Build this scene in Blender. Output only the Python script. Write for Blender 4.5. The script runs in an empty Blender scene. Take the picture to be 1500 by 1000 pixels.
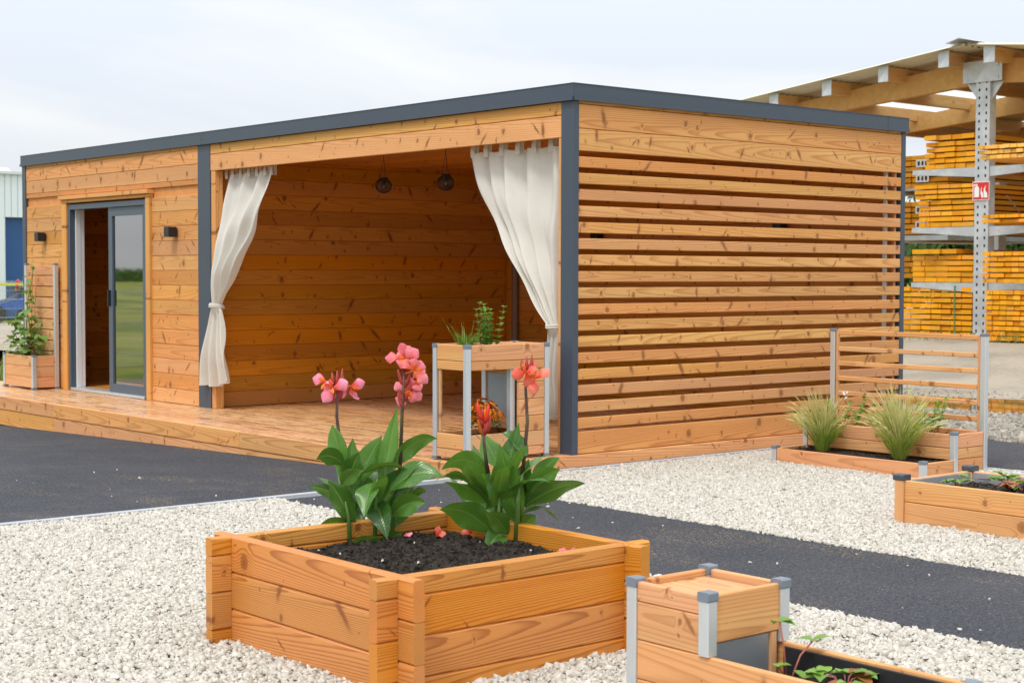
import bpy, math, random
import numpy as np
from mathutils import Vector, Matrix

random.seed(7); RNG = np.random.default_rng(7)
R = math.radians
SC = bpy.context.scene
COL = SC.collection

# ------------------------------------------------------------------ camera
YAW, PITCH, ROLL = R(49.84), R(-2.393), R(0.145)
fwd = Vector((math.cos(YAW)*math.cos(PITCH), math.sin(YAW)*math.cos(PITCH), math.sin(PITCH)))
rgt = Vector((math.sin(YAW), -math.cos(YAW), 0)); upv = rgt.cross(fwd)
r2 = rgt*math.cos(ROLL) + upv*math.sin(ROLL); u2 = -rgt*math.sin(ROLL) + upv*math.cos(ROLL)
cam_d = bpy.data.cameras.new('camera'); cam = bpy.data.objects.new('camera', cam_d); COL.objects.link(cam)
M4 = Matrix((( r2.x, u2.x, -fwd.x, -7.742), (r2.y, u2.y, -fwd.y, -8.499), (r2.z, u2.z, -fwd.z, 1.2975), (0, 0, 0, 1)))
cam.matrix_world = M4
cam_d.sensor_width = 36; cam_d.lens = 56.34
cam_d.clip_start = .1; cam_d.clip_end = 3000
cam_d.dof.use_dof = True; cam_d.dof.focus_distance = 8.8; cam_d.dof.aperture_fstop = 8
SC.camera = cam
CAMXY = np.array([-7.742, -8.499]); FXY = np.array([math.cos(YAW), math.sin(YAW)]); RXY = np.array([math.sin(YAW), -math.cos(YAW)])

# ------------------------------------------------------------------ world, sun, exposure
SUN_EL, SUN_AZ = R(58), R(200)          # azimuth of the direction towards the sun, from +X counter-clockwise
world = bpy.data.worlds.new('World'); SC.world = world; world.use_nodes = True
nt = world.node_tree; nt.nodes.clear(); N = nt.nodes.new; Lk = nt.links.new
wo = N('ShaderNodeOutputWorld'); mixs = N('ShaderNodeMixShader')
b1 = N('ShaderNodeBackground'); b2 = N('ShaderNodeBackground')
sky = N('ShaderNodeTexSky'); sky.sky_type = 'NISHITA'; sky.sun_disc = False
sky.sun_elevation = SUN_EL; sky.sun_rotation = R(90) - SUN_AZ
Lk(sky.outputs[0], b1.inputs[0]); b1.inputs[1].default_value = .1
tc = N('ShaderNodeTexCoord'); sx = N('ShaderNodeSeparateXYZ'); Lk(tc.outputs['Generated'], sx.inputs[0])
mx = N('ShaderNodeMath'); mx.operation = 'MAXIMUM'; Lk(sx.outputs['Z'], mx.inputs[0]); mx.inputs[1].default_value = 0
gr = N('ShaderNodeMath'); gr.operation = 'MULTIPLY_ADD'; Lk(mx.outputs[0], gr.inputs[0]); gr.inputs[1].default_value = 1.15; gr.inputs[2].default_value = .71
mp = N('ShaderNodeMapping'); mp.inputs['Scale'].default_value = (1.6, 1.6, 6); Lk(tc.outputs['Generated'], mp.inputs[0])
nz = N('ShaderNodeTexNoise'); nz.inputs['Scale'].default_value = 1.7; nz.inputs['Detail'].default_value = 5; nz.inputs['Roughness'].default_value = .55; nz.inputs['Distortion'].default_value = .6
Lk(mp.outputs[0], nz.inputs['Vector'])
cr = N('ShaderNodeValToRGB'); cr.color_ramp.elements[0].position = .40; cr.color_ramp.elements[0].color = (.83, .88, .965, 1)
cr.color_ramp.elements[1].position = .58; cr.color_ramp.elements[1].color = (.98, .99, 1.0, 1)
Lk(nz.outputs[0], cr.inputs[0]); Lk(cr.outputs[0], b2.inputs[0]); Lk(gr.outputs[0], b2.inputs[1])
mixs.inputs[0].default_value = .90; Lk(b1.outputs[0], mixs.inputs[1]); Lk(b2.outputs[0], mixs.inputs[2]); Lk(mixs.outputs[0], wo.inputs[0])

sd = bpy.data.lights.new('sun', 'SUN'); sd.energy = 1.5; sd.angle = R(12); sd.color = (1, .95, .87)
sun = bpy.data.objects.new('sun', sd); COL.objects.link(sun)
sdir = Vector((math.cos(SUN_EL)*math.cos(SUN_AZ), math.cos(SUN_EL)*math.sin(SUN_AZ), math.sin(SUN_EL)))
sun.rotation_euler = sdir.to_track_quat('Z', 'Y').to_euler(); sun.location = (-5, -5, 12)
SC.view_settings.view_transform = 'Standard'; SC.view_settings.look = 'None'
SC.view_settings.exposure = 0.3; SC.view_settings.gamma = 1; SC.view_settings.use_curve_mapping = False
SC.render.engine = 'CYCLES'
SC.cycles.max_bounces = 8; SC.cycles.diffuse_bounces = 5; SC.cycles.glossy_bounces = 4; SC.cycles.transparent_max_bounces = 12

# ------------------------------------------------------------------ material helpers
class NT:
    def __init__(s, name):
        s.m = bpy.data.materials.new(name); s.m.use_nodes = True; s.t = s.m.node_tree; s.t.nodes.clear()
        s.out = s.n('ShaderNodeOutputMaterial')
    def n(s, typ, **kw):
        o = s.t.nodes.new(typ)
        for k, v in kw.items(): setattr(o, k, v)
        return o
    def put(s, sock, v):
        if hasattr(v, 'is_linked') or isinstance(v, bpy.types.NodeSocket): s.t.links.new(v, sock)
        else:
            if isinstance(v, (tuple, list)) and len(v) == 3 and sock.type == 'RGBA': v = (*v, 1)
            sock.default_value = v
    def math(s, op, a, b=0., c=0., clamp=False):
        o = s.n('ShaderNodeMath', operation=op, use_clamp=clamp)
        s.put(o.inputs[0], a); s.put(o.inputs[1], b); s.put(o.inputs[2], c); return o.outputs[0]
    def vmath(s, op, a, b=(0, 0, 0)):
        o = s.n('ShaderNodeVectorMath', operation=op); s.put(o.inputs[0], a); s.put(o.inputs[1], b); return o.outputs[0]
    def noise(s, vec, scale=5., detail=2., rough=.5, dist=0., out=0):
        o = s.n('ShaderNodeTexNoise'); s.put(o.inputs['Vector'], vec); o.inputs['Scale'].default_value = scale
        o.inputs['Detail'].default_value = detail; o.inputs['Roughness'].default_value = rough; o.inputs['Distortion'].default_value = dist
        return o.outputs[out]
    def step(s, v, lo, hi, a=0., b=1.):
        o = s.n('ShaderNodeMapRange', interpolation_type='SMOOTHSTEP'); s.put(o.inputs[0], v)
        for i, x in enumerate((lo, hi, a, b)): o.inputs[i+1].default_value = x
        return o.outputs[0]
    def mix(s, f, a, b, mode='MIX'):
        o = s.n('ShaderNodeMix', data_type='RGBA', blend_type=mode); s.put(o.inputs[0], f); s.put(o.inputs[6], a); s.put(o.inputs[7], b); return o.outputs[2]
    def ramp(s, f, stops):
        o = s.n('ShaderNodeValToRGB'); e = o.color_ramp.elements
        while len(e) < len(stops): e.new(.5)
        for k, (p, c) in zip(e, stops): k.position = p; k.color = (*c, 1)
        s.put(o.inputs[0], f); return o.outputs[0]
    def bump(s, h, strength=.3, dist=.01):
        o = s.n('ShaderNodeBump'); s.put(o.inputs['Height'], h); o.inputs['Strength'].default_value = strength; o.inputs['Distance'].default_value = dist; return o.outputs[0]
    def bsdf(s, col, rough=.5, normal=None, spec=.5, metal=0., **kw):
        o = s.n('ShaderNodeBsdfPrincipled'); s.put(o.inputs['Base Color'], col); s.put(o.inputs['Roughness'], rough)
        s.put(o.inputs['Specular IOR Level'], spec); s.put(o.inputs['Metallic'], metal)
        for k, v in kw.items(): s.put(o.inputs[k], v)
        if normal is not None: s.put(o.inputs['Normal'], normal)
        return o.outputs[0]
    def done(s, sh): s.put(s.out.inputs[0], sh); return s.m
    def obj(s): return s.n('ShaderNodeTexCoord').outputs['Object']
    def rnd(s): return s.n('ShaderNodeObjectInfo').outputs['Random']

def wood(name, light, dark, knot, rough=.6, ring=95., knots=.5, vary=.12, line=.55, wet=0., spec=.35, stain=0., sap=.5, pins=.3, spike=.5, hw=.06):
    """planed softwood; grain runs along the board's own X axis, width along its Z; every board gets its own piece of trunk.
    knots / pins / spike = share of the cells along the board that carry a round knot, a pin knot, a spike knot"""
    t = NT(name); o = t.obj(); rnd = t.rnd()
    rv = t.n('ShaderNodeTexWhiteNoise', noise_dimensions='1D'); t.put(rv.inputs['W'], t.math('MULTIPLY', rnd, 913.7))
    rc = t.n('ShaderNodeSeparateColor'); t.put(rc.inputs[0], rv.outputs['Color'])
    off = t.n('ShaderNodeCombineXYZ'); t.put(off.inputs[0], t.math('MULTIPLY', rnd, 61.)); t.put(off.inputs[1], t.math('MULTIPLY', rc.outputs[0], 37.)); t.put(off.inputs[2], t.math('MULTIPLY', rc.outputs[1], 23.))
    p = t.vmath('ADD', o, off.outputs[0])
    so = t.n('ShaderNodeSeparateXYZ'); t.put(so.inputs[0], o); U, Yt, V = so.outputs
    wob = t.n('ShaderNodeSeparateColor'); t.put(wob.inputs[0], t.vmath('SUBTRACT', t.noise(t.vmath('MULTIPLY', p, (22., 30., 30.)), 1., 3., .6, out=1), (.5, .5, .5)))
    def layer(f, seed, ru, rv_, share, skew=0., hwk=1.):
        cu = t.math('ADD', t.math('MULTIPLY', U, f), t.math('MULTIPLY_ADD', rnd, 171.3, seed)); idn = t.math('FLOOR', cu); fr = t.math('FRACT', cu)
        def hash_(k):
            w = t.n('ShaderNodeTexWhiteNoise', noise_dimensions='2D'); cb = t.n('ShaderNodeCombineXYZ'); t.put(cb.inputs[0], idn); t.put(cb.inputs[1], t.math('MULTIPLY_ADD', rnd, 57.1, k)); t.put(w.inputs['Vector'], cb.outputs[0])
            c = t.n('ShaderNodeSeparateColor'); t.put(c.inputs[0], w.outputs['Color']); return c.outputs
        h, g = hash_(seed), hash_(seed+7.7)
        dv = t.math('SUBTRACT', V, t.math('MULTIPLY_ADD', h[1], 2*hw*hwk, -hw*hwk))
        du = t.math('DIVIDE', t.math('SUBTRACT', fr, t.math('MULTIPLY_ADD', h[0], .36, .32)), f)
        if skew: du = t.math('ADD', du, t.math('MULTIPLY', dv, t.math('MULTIPLY_ADD', h[2], 2*skew, -skew)))
        du = t.math('MULTIPLY_ADD', wob.outputs[0], .030, du); dv = t.math('MULTIPLY_ADD', wob.outputs[1], .022, dv)
        sz = t.math('MULTIPLY_ADD', t.math('MULTIPLY', g[0], g[0]), 1.35, .45)
        a_ = t.math('DIVIDE', du, t.math('MULTIPLY', sz, ru)); b_ = t.math('DIVIDE', dv, t.math('MULTIPLY', sz, rv_))
        d = t.math('SQRT', t.math('ADD', t.math('MULTIPLY', a_, a_), t.math('MULTIPLY', b_, b_)))
        gate = t.math('LESS_THAN', g[1], share)
        return t.math('MULTIPLY', t.step(d, 1.5, .35), gate), t.math('MULTIPLY', t.step(d, 3.8, .0), gate), t.math('MULTIPLY', t.math('MULTIPLY', t.step(d, 1.25, 1.0), t.step(d, .7, .95)), gate)
    k1, h1, r1 = layer(2.6, 3.1, .013, .016, knots)
    k3, h3, r3 = layer(1.7, 5.9, .008, .011, knots*.8, 0., 1.)
    k2, h2, r2_ = layer(2.1, 11.3, .012, .036, spike, 1.1)
    k4, h4, r4 = layer(1.9, 17.9, .008, .026, spike*.8, 1.3)
    p1, _, _ = layer(9., 23.7, .0042, .0046, pins); p2, _, _ = layer(7., 29.1, .0035, .005, pins)
    mxm = lambda *q: q[0] if len(q) == 1 else t.math('MAXIMUM', q[0], mxm(*q[1:]))
    core = mxm(k1, k3); rim = mxm(r1, r3); spk = mxm(k2, k4); hal = mxm(h1, h3, t.math('MULTIPLY', h2, .55), t.math('MULTIPLY', h4, .55)); pin = mxm(p1, p2)
    low = t.noise(t.vmath('MULTIPLY', p, (.7, 3., 3.)), 1., 1.)
    vy = t.math('ADD', Yt, t.math('MULTIPLY_ADD', rc.outputs[0], .10, .040)); vz = t.math('ADD', V, t.math('MULTIPLY_ADD', rc.outputs[1], .20, -.10))
    rr = t.math('SQRT', t.math('ADD', t.math('MULTIPLY', vy, vy), t.math('MULTIPLY', vz, vz)))
    rr = t.math('ADD', rr, t.math('MULTIPLY', U, t.math('MULTIPLY_ADD', t.math('GREATER_THAN', rc.outputs[2], .5), .044, -.022)))
    rr = t.math('ADD', rr, t.math('MULTIPLY', low, .032)); rr = t.math('ADD', rr, t.math('MULTIPLY', mxm(h1, h3), .012))
    fine = t.noise(t.vmath('MULTIPLY', p, (2.5, 60., 60.)), 1., 2.)
    saw = t.math('FRACT', t.math('MULTIPLY_ADD', rr, ring, t.math('MULTIPLY', fine, .35)))
    late = t.math('MULTIPLY', t.step(saw, .45, .93), t.step(saw, 1.0, .95))
    fib = t.noise(t.vmath('MULTIPLY', p, (5., 260., 260.)), 1., 2.)
    slow = t.noise(t.vmath('MULTIPLY', p, (1.1, 9., 9.)), 1., 3.)
    col = light
    if sap:
        sm = t.math('MULTIPLY', t.step(t.noise(t.vmath('MULTIPLY', p, (.25, 9., 9.)), 1., 1.), .57, .61), sap)
        col = t.mix(sm, light, (light[0]*1.08, light[1]*1.24, light[2]*1.25))
    col = t.mix(t.math('MULTIPLY', late, line), col, dark)
    col = t.mix(t.math('MULTIPLY', t.step(fib, .45, .8), .25), col, dark)
    hs = t.n('ShaderNodeHueSaturation'); t.put(hs.inputs['Color'], col)
    t.put(hs.inputs['Hue'], t.math('MULTIPLY_ADD', rc.outputs[2], .014, .492))
    t.put(hs.inputs['Saturation'], t.math('MULTIPLY_ADD', rc.outputs[1], .12, .96))
    t.put(hs.inputs['Value'], t.math('ADD', t.math('MULTIPLY_ADD', rc.outputs[0], vary*2, 1-vary), t.math('MULTIPLY_ADD', slow, .30, -.15)))
    md = tuple(.35*a+.65*b for a, b in zip(dark, knot))
    col = t.mix(t.math('MULTIPLY', t.math('MULTIPLY', hal, t.math('MULTIPLY_ADD', late, .5, .3)), .75), hs.outputs[0], dark)
    col = t.mix(t.math('MULTIPLY', spk, .97), col, md)
    col = t.mix(t.math('MULTIPLY', core, .92), col, md)
    col = t.mix(t.math('MULTIPLY', rim, .45), col, knot)
    col = t.mix(t.math('MULTIPLY', pin, .85), col, knot)
    if stain:
        sn = t.noise(t.vmath('MULTIPLY', p, (3., 28., 28.)), 1.4, 4., .65)
        col = t.mix(t.math('MULTIPLY', t.step(sn, .52, .68), stain), col, md)
    nrm = t.bump(t.math('ADD', t.math('MULTIPLY', late, -.6), t.math('MULTIPLY', fib, .5)), .22, .0015)
    if wet:
        wn = t.noise(t.vmath('MULTIPLY', p, (1.5, 4., 4.)), 1.6, 4., .6)
        return t.done(t.bsdf(col, t.step(wn, .42, .62, rough, wet), nrm, .5))
    return t.done(t.bsdf(col, rough, nrm, spec))

def plain(name, col, rough=.5, metal=0., spec=.5, grain=0., gscale=60., bump=0., two=None, tscale=4.):
    t = NT(name); o = t.obj(); c = col; nrm = None
    if two: c = t.mix(t.step(t.noise(o, tscale, 5., .6), .4, .65), col, two)
    if grain:
        g = t.noise(o, gscale, 3., .6); hs = t.n('ShaderNodeHueSaturation'); t.put(hs.inputs['Color'], c if not isinstance(c, tuple) else (*c, 1))
        t.put(hs.inputs['Value'], t.math('MULTIPLY_ADD', g, grain*2, 1-grain)); c = hs.outputs[0]
    if bump: nrm = t.bump(t.noise(o, gscale, 3.), bump, .004)
    return t.done(t.bsdf(c, rough, nrm, spec, metal))

W_WALL = wood('larch_cladding', (.69, .335, .115), (.42, .17, .044), (.18, .055, .014), .58, knots=.6, vary=.13, line=.5, pins=.2, spike=.72)
W_SLAT = wood('larch_slats', (.71, .355, .132), (.45, .185, .054), (.20, .065, .018), .58, knots=.6, vary=.09, line=.65, pins=.35, spike=.34, hw=.045)
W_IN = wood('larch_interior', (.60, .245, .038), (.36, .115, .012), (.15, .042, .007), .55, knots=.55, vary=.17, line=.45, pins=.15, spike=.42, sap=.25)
W_DECK = wood('larch_decking_wet', (.67, .385, .195), (.43, .20, .078), (.20, .07, .02), .5, knots=.3, vary=.08, wet=.14, stain=.65, spike=.25)
W_PLANT = wood('oiled_larch_boards', (.64, .265, .055), (.36, .108, .014), (.20, .055, .010), .40, ring=165., knots=.22, vary=.10, line=.8, spec=.5, pins=.06, spike=.28, sap=.3)
W_BED = wood('larch_bed_boards', (.70, .36, .160), (.46, .195, .07), (.24, .085, .025), .6, knots=.6, vary=.07, pins=.2, spike=.25, hw=.045)
W_YEL = wood('yellow_treated_timber', (.80, .36, .010), (.58, .21, .006), (.36, .12, .005), .6, knots=.2, vary=.14, sap=.3, pins=.05, spike=.1)
W_SHED = wood('glulam_timber', (.58, .34, .14), (.42, .22, .07), (.28, .13, .04), .65, knots=.15, vary=.08, pins=.1, spike=.1)
W_PALE = wood('pale_sawn_timber', (.86, .50, .13), (.68, .33, .06), (.40, .17, .03), .6, knots=.2, vary=.14, pins=.05, spike=.1)
M_GREY = plain('anthracite_metal', (.050, .068, .096), .42, .0, .5, .06, 30.)
M_FRAME = plain('anthracite_window_frame', (.075, .105, .14), .4, 0, .5)
M_ALU = plain('anodised_aluminium', (.62, .66, .68), .38, .55, .5, .03, 40.)
M_CAP = plain('grey_plastic_cap', (.17, .20, .24), .45)
M_CAPD = plain('dark_grey_plastic_cap', (.05, .062, .078), .45)
M_WHITE = plain('white_plastic', (.80, .81, .82), .4)
M_BLACK = plain('black_metal', (.012, .013, .015), .4)
M_GALV = plain('galvanised_steel', (.50, .53, .55), .45, .5, .5, .12, 14., two=(.60, .63, .65))
M_HOLE = plain('dark_hole', (.02, .02, .022), .8)
M_CONC = plain('pale_concrete', (.42, .42, .41), .85, 0, .3, .15, 40., .2)
M_KERB = plain('grey_kerb_stone', (.40, .42, .44), .8, 0, .3, .12, 60., .2)
M_LINER = plain('black_planter_liner', (.022, .022, .024), .55, 0, .4, .2, 25., .4)
M_FELT = plain('grey_planter_felt', (.30, .30, .31), .9, 0, .2, .25, 30., .4)
M_STEEL = plain('brushed_steel_hatch', (.34, .37, .39), .42, .6, .5, .1, 12.)
M_ROOFM = plain('corrugated_roof_underside', (.60, .57, .44), .6, 0, .4, .06, 6.)

def asphalt():
    t = NT('fresh_asphalt'); o = t.obj()
    g = t.math('MULTIPLY_ADD', t.noise(o, 75., 3., .75), .5, t.math('MULTIPLY', t.noise(o, 230., 3., .75), .5)); lo = t.noise(o, .9, 4., .6); dust = t.noise(t.vmath('MULTIPLY', o, (1.6, .7, 1)), 1.3, 5., .65)
    col = t.mix(t.step(g, .40, .64), (.018, .020, .025), (.098, .104, .118))
    sp = t.n('ShaderNodeTexVoronoi'); t.put(sp.inputs['Vector'], o); sp.inputs['Scale'].default_value = 75.
    sc = t.n('ShaderNodeSeparateColor'); t.put(sc.inputs[0], sp.outputs['Color'])
    grit = t.math('MULTIPLY', t.step(sp.outputs['Distance'], .34, .22), t.step(sc.outputs[0], .90, .93))
    col = t.mix(t.math('MULTIPLY', grit, .6), col, (.36, .32, .25))
    gr2 = t.math('MULTIPLY', t.step(sp.outputs['Distance'], .55, .3), t.step(sc.outputs[1], .5, .6))
    col = t.mix(t.math('MULTIPLY', t.math('MULTIPLY', t.step(dust, .50, .70), gr2), .75), col, (.30, .21, .11))
    rough = t.step(lo, .35, .65, .68, .92)
    n1 = t.bump(t.math('ADD', g, t.math('MULTIPLY', sp.outputs['Distance'], .8)), .8, .006)
    return t.done(t.bsdf(col, rough, n1, .25))
M_ASPH = asphalt()

def stones_mat(name, a, b, c):
    t = NT(name); g = t.n('ShaderNodeNewGeometry'); r = g.outputs['Random Per Island']
    col = t.ramp(r, [(0, a), (.55, b), (.86, b), (1., c)])
    n = t.noise(t.obj(), 120., 3.)
    col = t.mix(t.math('MULTIPLY', n, .35), col, c)
    return t.done(t.bsdf(col, .8, t.bump(n, .3, .003), .3))
M_STONE = stones_mat('white_limestone_chippings', (.69, .66, .59), (.57, .54, .475), (.36, .315, .25))
M_STONE2 = stones_mat('beige_river_gravel', (.50, .46, .38), (.34, .31, .26), (.13, .125, .115))
M_GRAVBASE = plain('gravel_bed', (.44, .42, .37), .9, 0, .2, .35, 90., .6)
M_SAND = plain('sandy_yard', (.36, .315, .245), .9, 0, .2, .3, 25., .5, two=(.27, .235, .185), tscale=.8)
M_SOIL = plain('dark_potting_soil', (.040, .032, .025), .95, 0, .2, .6, 70., .6, two=(.015, .012, .010), tscale=22.)

def leafmat(name, a, b, rough=.35, trans=.25, vein=0., grad=None):
    t = NT(name); o = t.obj(); rnd = t.rnd()
    n = t.noise(o, 14., 3.); col = t.mix(t.math('ADD', t.math('MULTIPLY', n, .6), t.math('MULTIPLY_ADD', rnd, .7, -.1), clamp=True), a, b)
    nrm = None
    if vein:
        uv = t.n('ShaderNodeAttribute', attribute_name='blade'); s = t.n('ShaderNodeSeparateXYZ'); t.put(s.inputs[0], uv.outputs['Vector'])
        s_ = 0; v = t.math('ABSOLUTE', s.outputs[1]); ph = t.math('SINE', t.math('MULTIPLY', t.math('SUBTRACT', s.outputs[0], t.math('MULTIPLY', v, .28)), 95.))
        nrm = t.bump(ph, vein, .004)
        mid = t.step(v, .10, .03); col = t.mix(t.math('MULTIPLY', mid, .55), col, (.20, .34, .08))
        dr = t.n('ShaderNodeTexVoronoi'); t.put(dr.inputs['Vector'], o); dr.inputs['Scale'].default_value = 170.
        drop = t.math('MULTIPLY', t.step(dr.outputs['Distance'], .30, .18), t.step(t.noise(o, 9., 2.), .56, .66))
        col = t.mix(t.math('MULTIPLY', drop, .5), col, (.55, .62, .55))
    if grad:
        uv = t.n('ShaderNodeAttribute', attribute_name='blade'); sg_ = t.n('ShaderNodeSeparateXYZ'); t.put(sg_.inputs[0], uv.outputs['Vector'])
        st = t.noise(t.vmath('MULTIPLY', uv.outputs['Vector'], (1.5, 7., 1.)), 1., 2.)
        col = t.mix(t.step(t.math('ADD', sg_.outputs[0], t.math('MULTIPLY_ADD', st, .4, -.2)), .75, .10), col, grad)
        nrm = t.bump(st, .25, .004)
    sh = t.bsdf(col, rough, nrm, .5)
    tr = t.n('ShaderNodeBsdfTranslucent'); t.put(tr.inputs[0], col if grad or a[0] > .5 else t.mix(.5, col, (.25, .42, .04)))
    m = t.n('ShaderNodeMixShader'); m.inputs[0].default_value = trans; t.put(m.inputs[1], sh); t.put(m.inputs[2], tr.outputs[0])
    return t.done(m.outputs[0])
M_CANNA = leafmat('canna_leaf', (.016, .070, .012), (.105, .26, .035), .24, .28, .10)
M_CSTEM = leafmat('canna_stem', (.07, .16, .03), (.12, .22, .04), .4, .1)
M_FSTEM = plain('dark_flower_stem', (.10, .035, .045), .45, 0, .4, .2, 40., two=(.10, .10, .04), tscale=9.)
M_LEAF = leafmat('herb_leaf', (.12, .26, .03), (.26, .44, .06), .45, .3)
M_LEAFD = leafmat('dark_leaf', (.03, .085, .018), (.07, .16, .03), .45, .25)
M_BEAN = leafmat('bean_leaf', (.10, .22, .035), (.22, .36, .07), .5, .3)
M_TREE = leafmat('tree_foliage', (.035, .085, .018), (.10, .19, .04), .55, .3)
M_RED = leafmat('reddish_leaf', (.30, .06, .02), (.38, .14, .04), .45, .25)
M_GRASS = leafmat('grass_blade', (.22, .36, .04), (.44, .52, .09), .55, .35)
M_WEED = leafmat('weed_leaf', (.12, .19, .035), (.24, .28, .07), .6, .25)
M_STRAW = leafmat('dry_feather', (.52, .53, .16), (.72, .68, .30), .6, .35)
M_PINK = leafmat('pink_petal', (.82, .13, .19), (.88, .30, .34), .45, .3, grad=(.86, .16, .06))
M_CORAL = leafmat('coral_petal', (.80, .10, .06), (.87, .25, .16), .45, .3, grad=(.78, .05, .015))
M_STAMEN = leafmat('red_stamen', (.80, .09, .02), (.85, .22, .03), .45, .3)
M_PINK2 = leafmat('rose_petal', (.80, .17, .30), (.88, .35, .46), .45, .3, grad=(.82, .08, .05))
M_BUD = plain('red_bud', (.33, .035, .025), .45, 0, .4, .3, 30.)
M_ORG = leafmat('orange_blossom', (.70, .17, .005), (.82, .36, .01), .6, .2)
M_ORGD = leafmat('rust_blossom', (.42, .07, .006), (.60, .17, .008), .6, .2)
M_STEMB = plain('brown_stem', (.12, .075, .04), .7)
M_RUNN = plain('red_runner', (.34, .10, .07), .5)

def cloth():
    t = NT('cream_linen'); o = t.obj()
    w1 = t.n('ShaderNodeTexWave'); t.put(w1.inputs['Vector'], o); w1.inputs['Scale'].default_value = 160.; w1.bands_direction = 'Z'
    n = t.noise(o, 20., 3.)
    col = t.mix(n, (.77, .755, .69), (.84, .825, .765))
    sh = t.bsdf(col, .85, t.bump(t.math('MULTIPLY_ADD', t.noise(o, 9., 5., .65), 14., t.math('ADD', w1.outputs[1], n)), .16, .003), .15)
    tr = t.n('ShaderNodeBsdfTranslucent'); t.put(tr.inputs[0], (.70, .66, .56, 1))
    m = t.n('ShaderNodeMixShader'); m.inputs[0].default_value = .22; t.put(m.inputs[1], sh); t.put(m.inputs[2], tr.outputs[0])
    return t.done(m.outputs[0])
M_CLOTH = cloth()
def glass(name, tint, ior=1.9):
    t = NT(name); fr = t.n('ShaderNodeFresnel'); fr.inputs[0].default_value = ior
    tr = t.n('ShaderNodeBsdfTransparent'); t.put(tr.inputs[0], (*tint, 1)); gl = t.n('ShaderNodeBsdfGlossy'); gl.inputs['Roughness'].default_value = .025
    m = t.n('ShaderNodeMixShader'); t.put(m.inputs[0], fr.outputs[0]); t.put(m.inputs[1], tr.outputs[0]); t.put(m.inputs[2], gl.outputs[0])
    return t.done(m.outputs[0])
M_GLASS = glass('double_glazing', (.50, .53, .52), 7.0)
M_BULB = glass('bulb_glass', (.95, .88, .80), 2.0)
def water():
    t = NT('puddle_water'); n = t.noise(t.obj(), 6., 2.)
    return t.done(t.bsdf((.10, .085, .06), .03, t.bump(n, .02, .01), .9, IOR=1.6))
M_WATER = water()
def emis_sheet():
    t = NT('translucent_roof_sheet'); tr = t.n('ShaderNodeBsdfTranslucent'); t.put(tr.inputs[0], (.86, .88, .86, 1))
    tp = t.n('ShaderNodeBsdfTransparent'); t.put(tp.inputs[0], (.9, .92, .92, 1))
    m = t.n('ShaderNodeMixShader'); m.inputs[0].default_value = .45; t.put(m.inputs[1], tr.outputs[0]); t.put(m.inputs[2], tp.outputs[0])
    return t.done(m.outputs[0])
M_SKYL = emis_sheet()

# ------------------------------------------------------------------ object helpers
def tag(o, label=None, cat=None, group=None, kind=None):
    if label: o['label'] = label
    if cat: o['category'] = cat
    if group: o['group'] = group
    if kind: o['kind'] = kind
    return o
def empty(name, loc, label, cat, group=None):
    o = bpy.data.objects.new(name, None); COL.objects.link(o); o.location = loc; o.empty_display_size = .1
    return tag(o, label, cat, group)
ORIG = {}
def wmat(o):
    m = Matrix.Translation(o.location) @ o.rotation_euler.to_matrix().to_4x4()
    return wmat(o.parent) @ m if o.parent else m
def link(name, mesh, parent=None, loc=(0, 0, 0), rot=None, kind=None):
    """loc is in world metres; no parent in this scene is rotated unless said so"""
    o = bpy.data.objects.new(name, mesh); COL.objects.link(o)
    if rot is not None: o.rotation_euler = rot
    if parent is not None:
        o.parent = parent
        Wp = wmat(parent); L_ = Wp.inverted() @ (Matrix.Translation(Vector(loc)) @ o.rotation_euler.to_matrix().to_4x4())
        o.location = L_.to_translation(); o.rotation_euler = L_.to_euler()
    else: o.location = loc
    if kind: o['kind'] = kind
    return o
def mesh_np(name, V, F, mat, smooth=False):
    """V (n,3); F list of lists or an (m,k) array"""
    me = bpy.data.meshes.new(name)
    if isinstance(F, np.ndarray):
        m, k = F.shape
        me.vertices.add(len(V)); me.vertices.foreach_set('co', np.asarray(V, np.float32).ravel())
        me.loops.add(m*k); me.loops.foreach_set('vertex_index', F.astype(np.int32).ravel())
        me.polygons.add(m); me.polygons.foreach_set('loop_start', np.arange(0, m*k, k, dtype=np.int32)); me.polygons.foreach_set('loop_total', np.full(m, k, np.int32))
        me.update(calc_edges=True); me.validate()
    else:
        me.from_pydata([tuple(map(float, v)) for v in V], [], F); me.update()
    if smooth: me.polygons.foreach_set('use_smooth', np.ones(len(me.polygons), bool))
    me.materials.append(mat); return me
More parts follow.
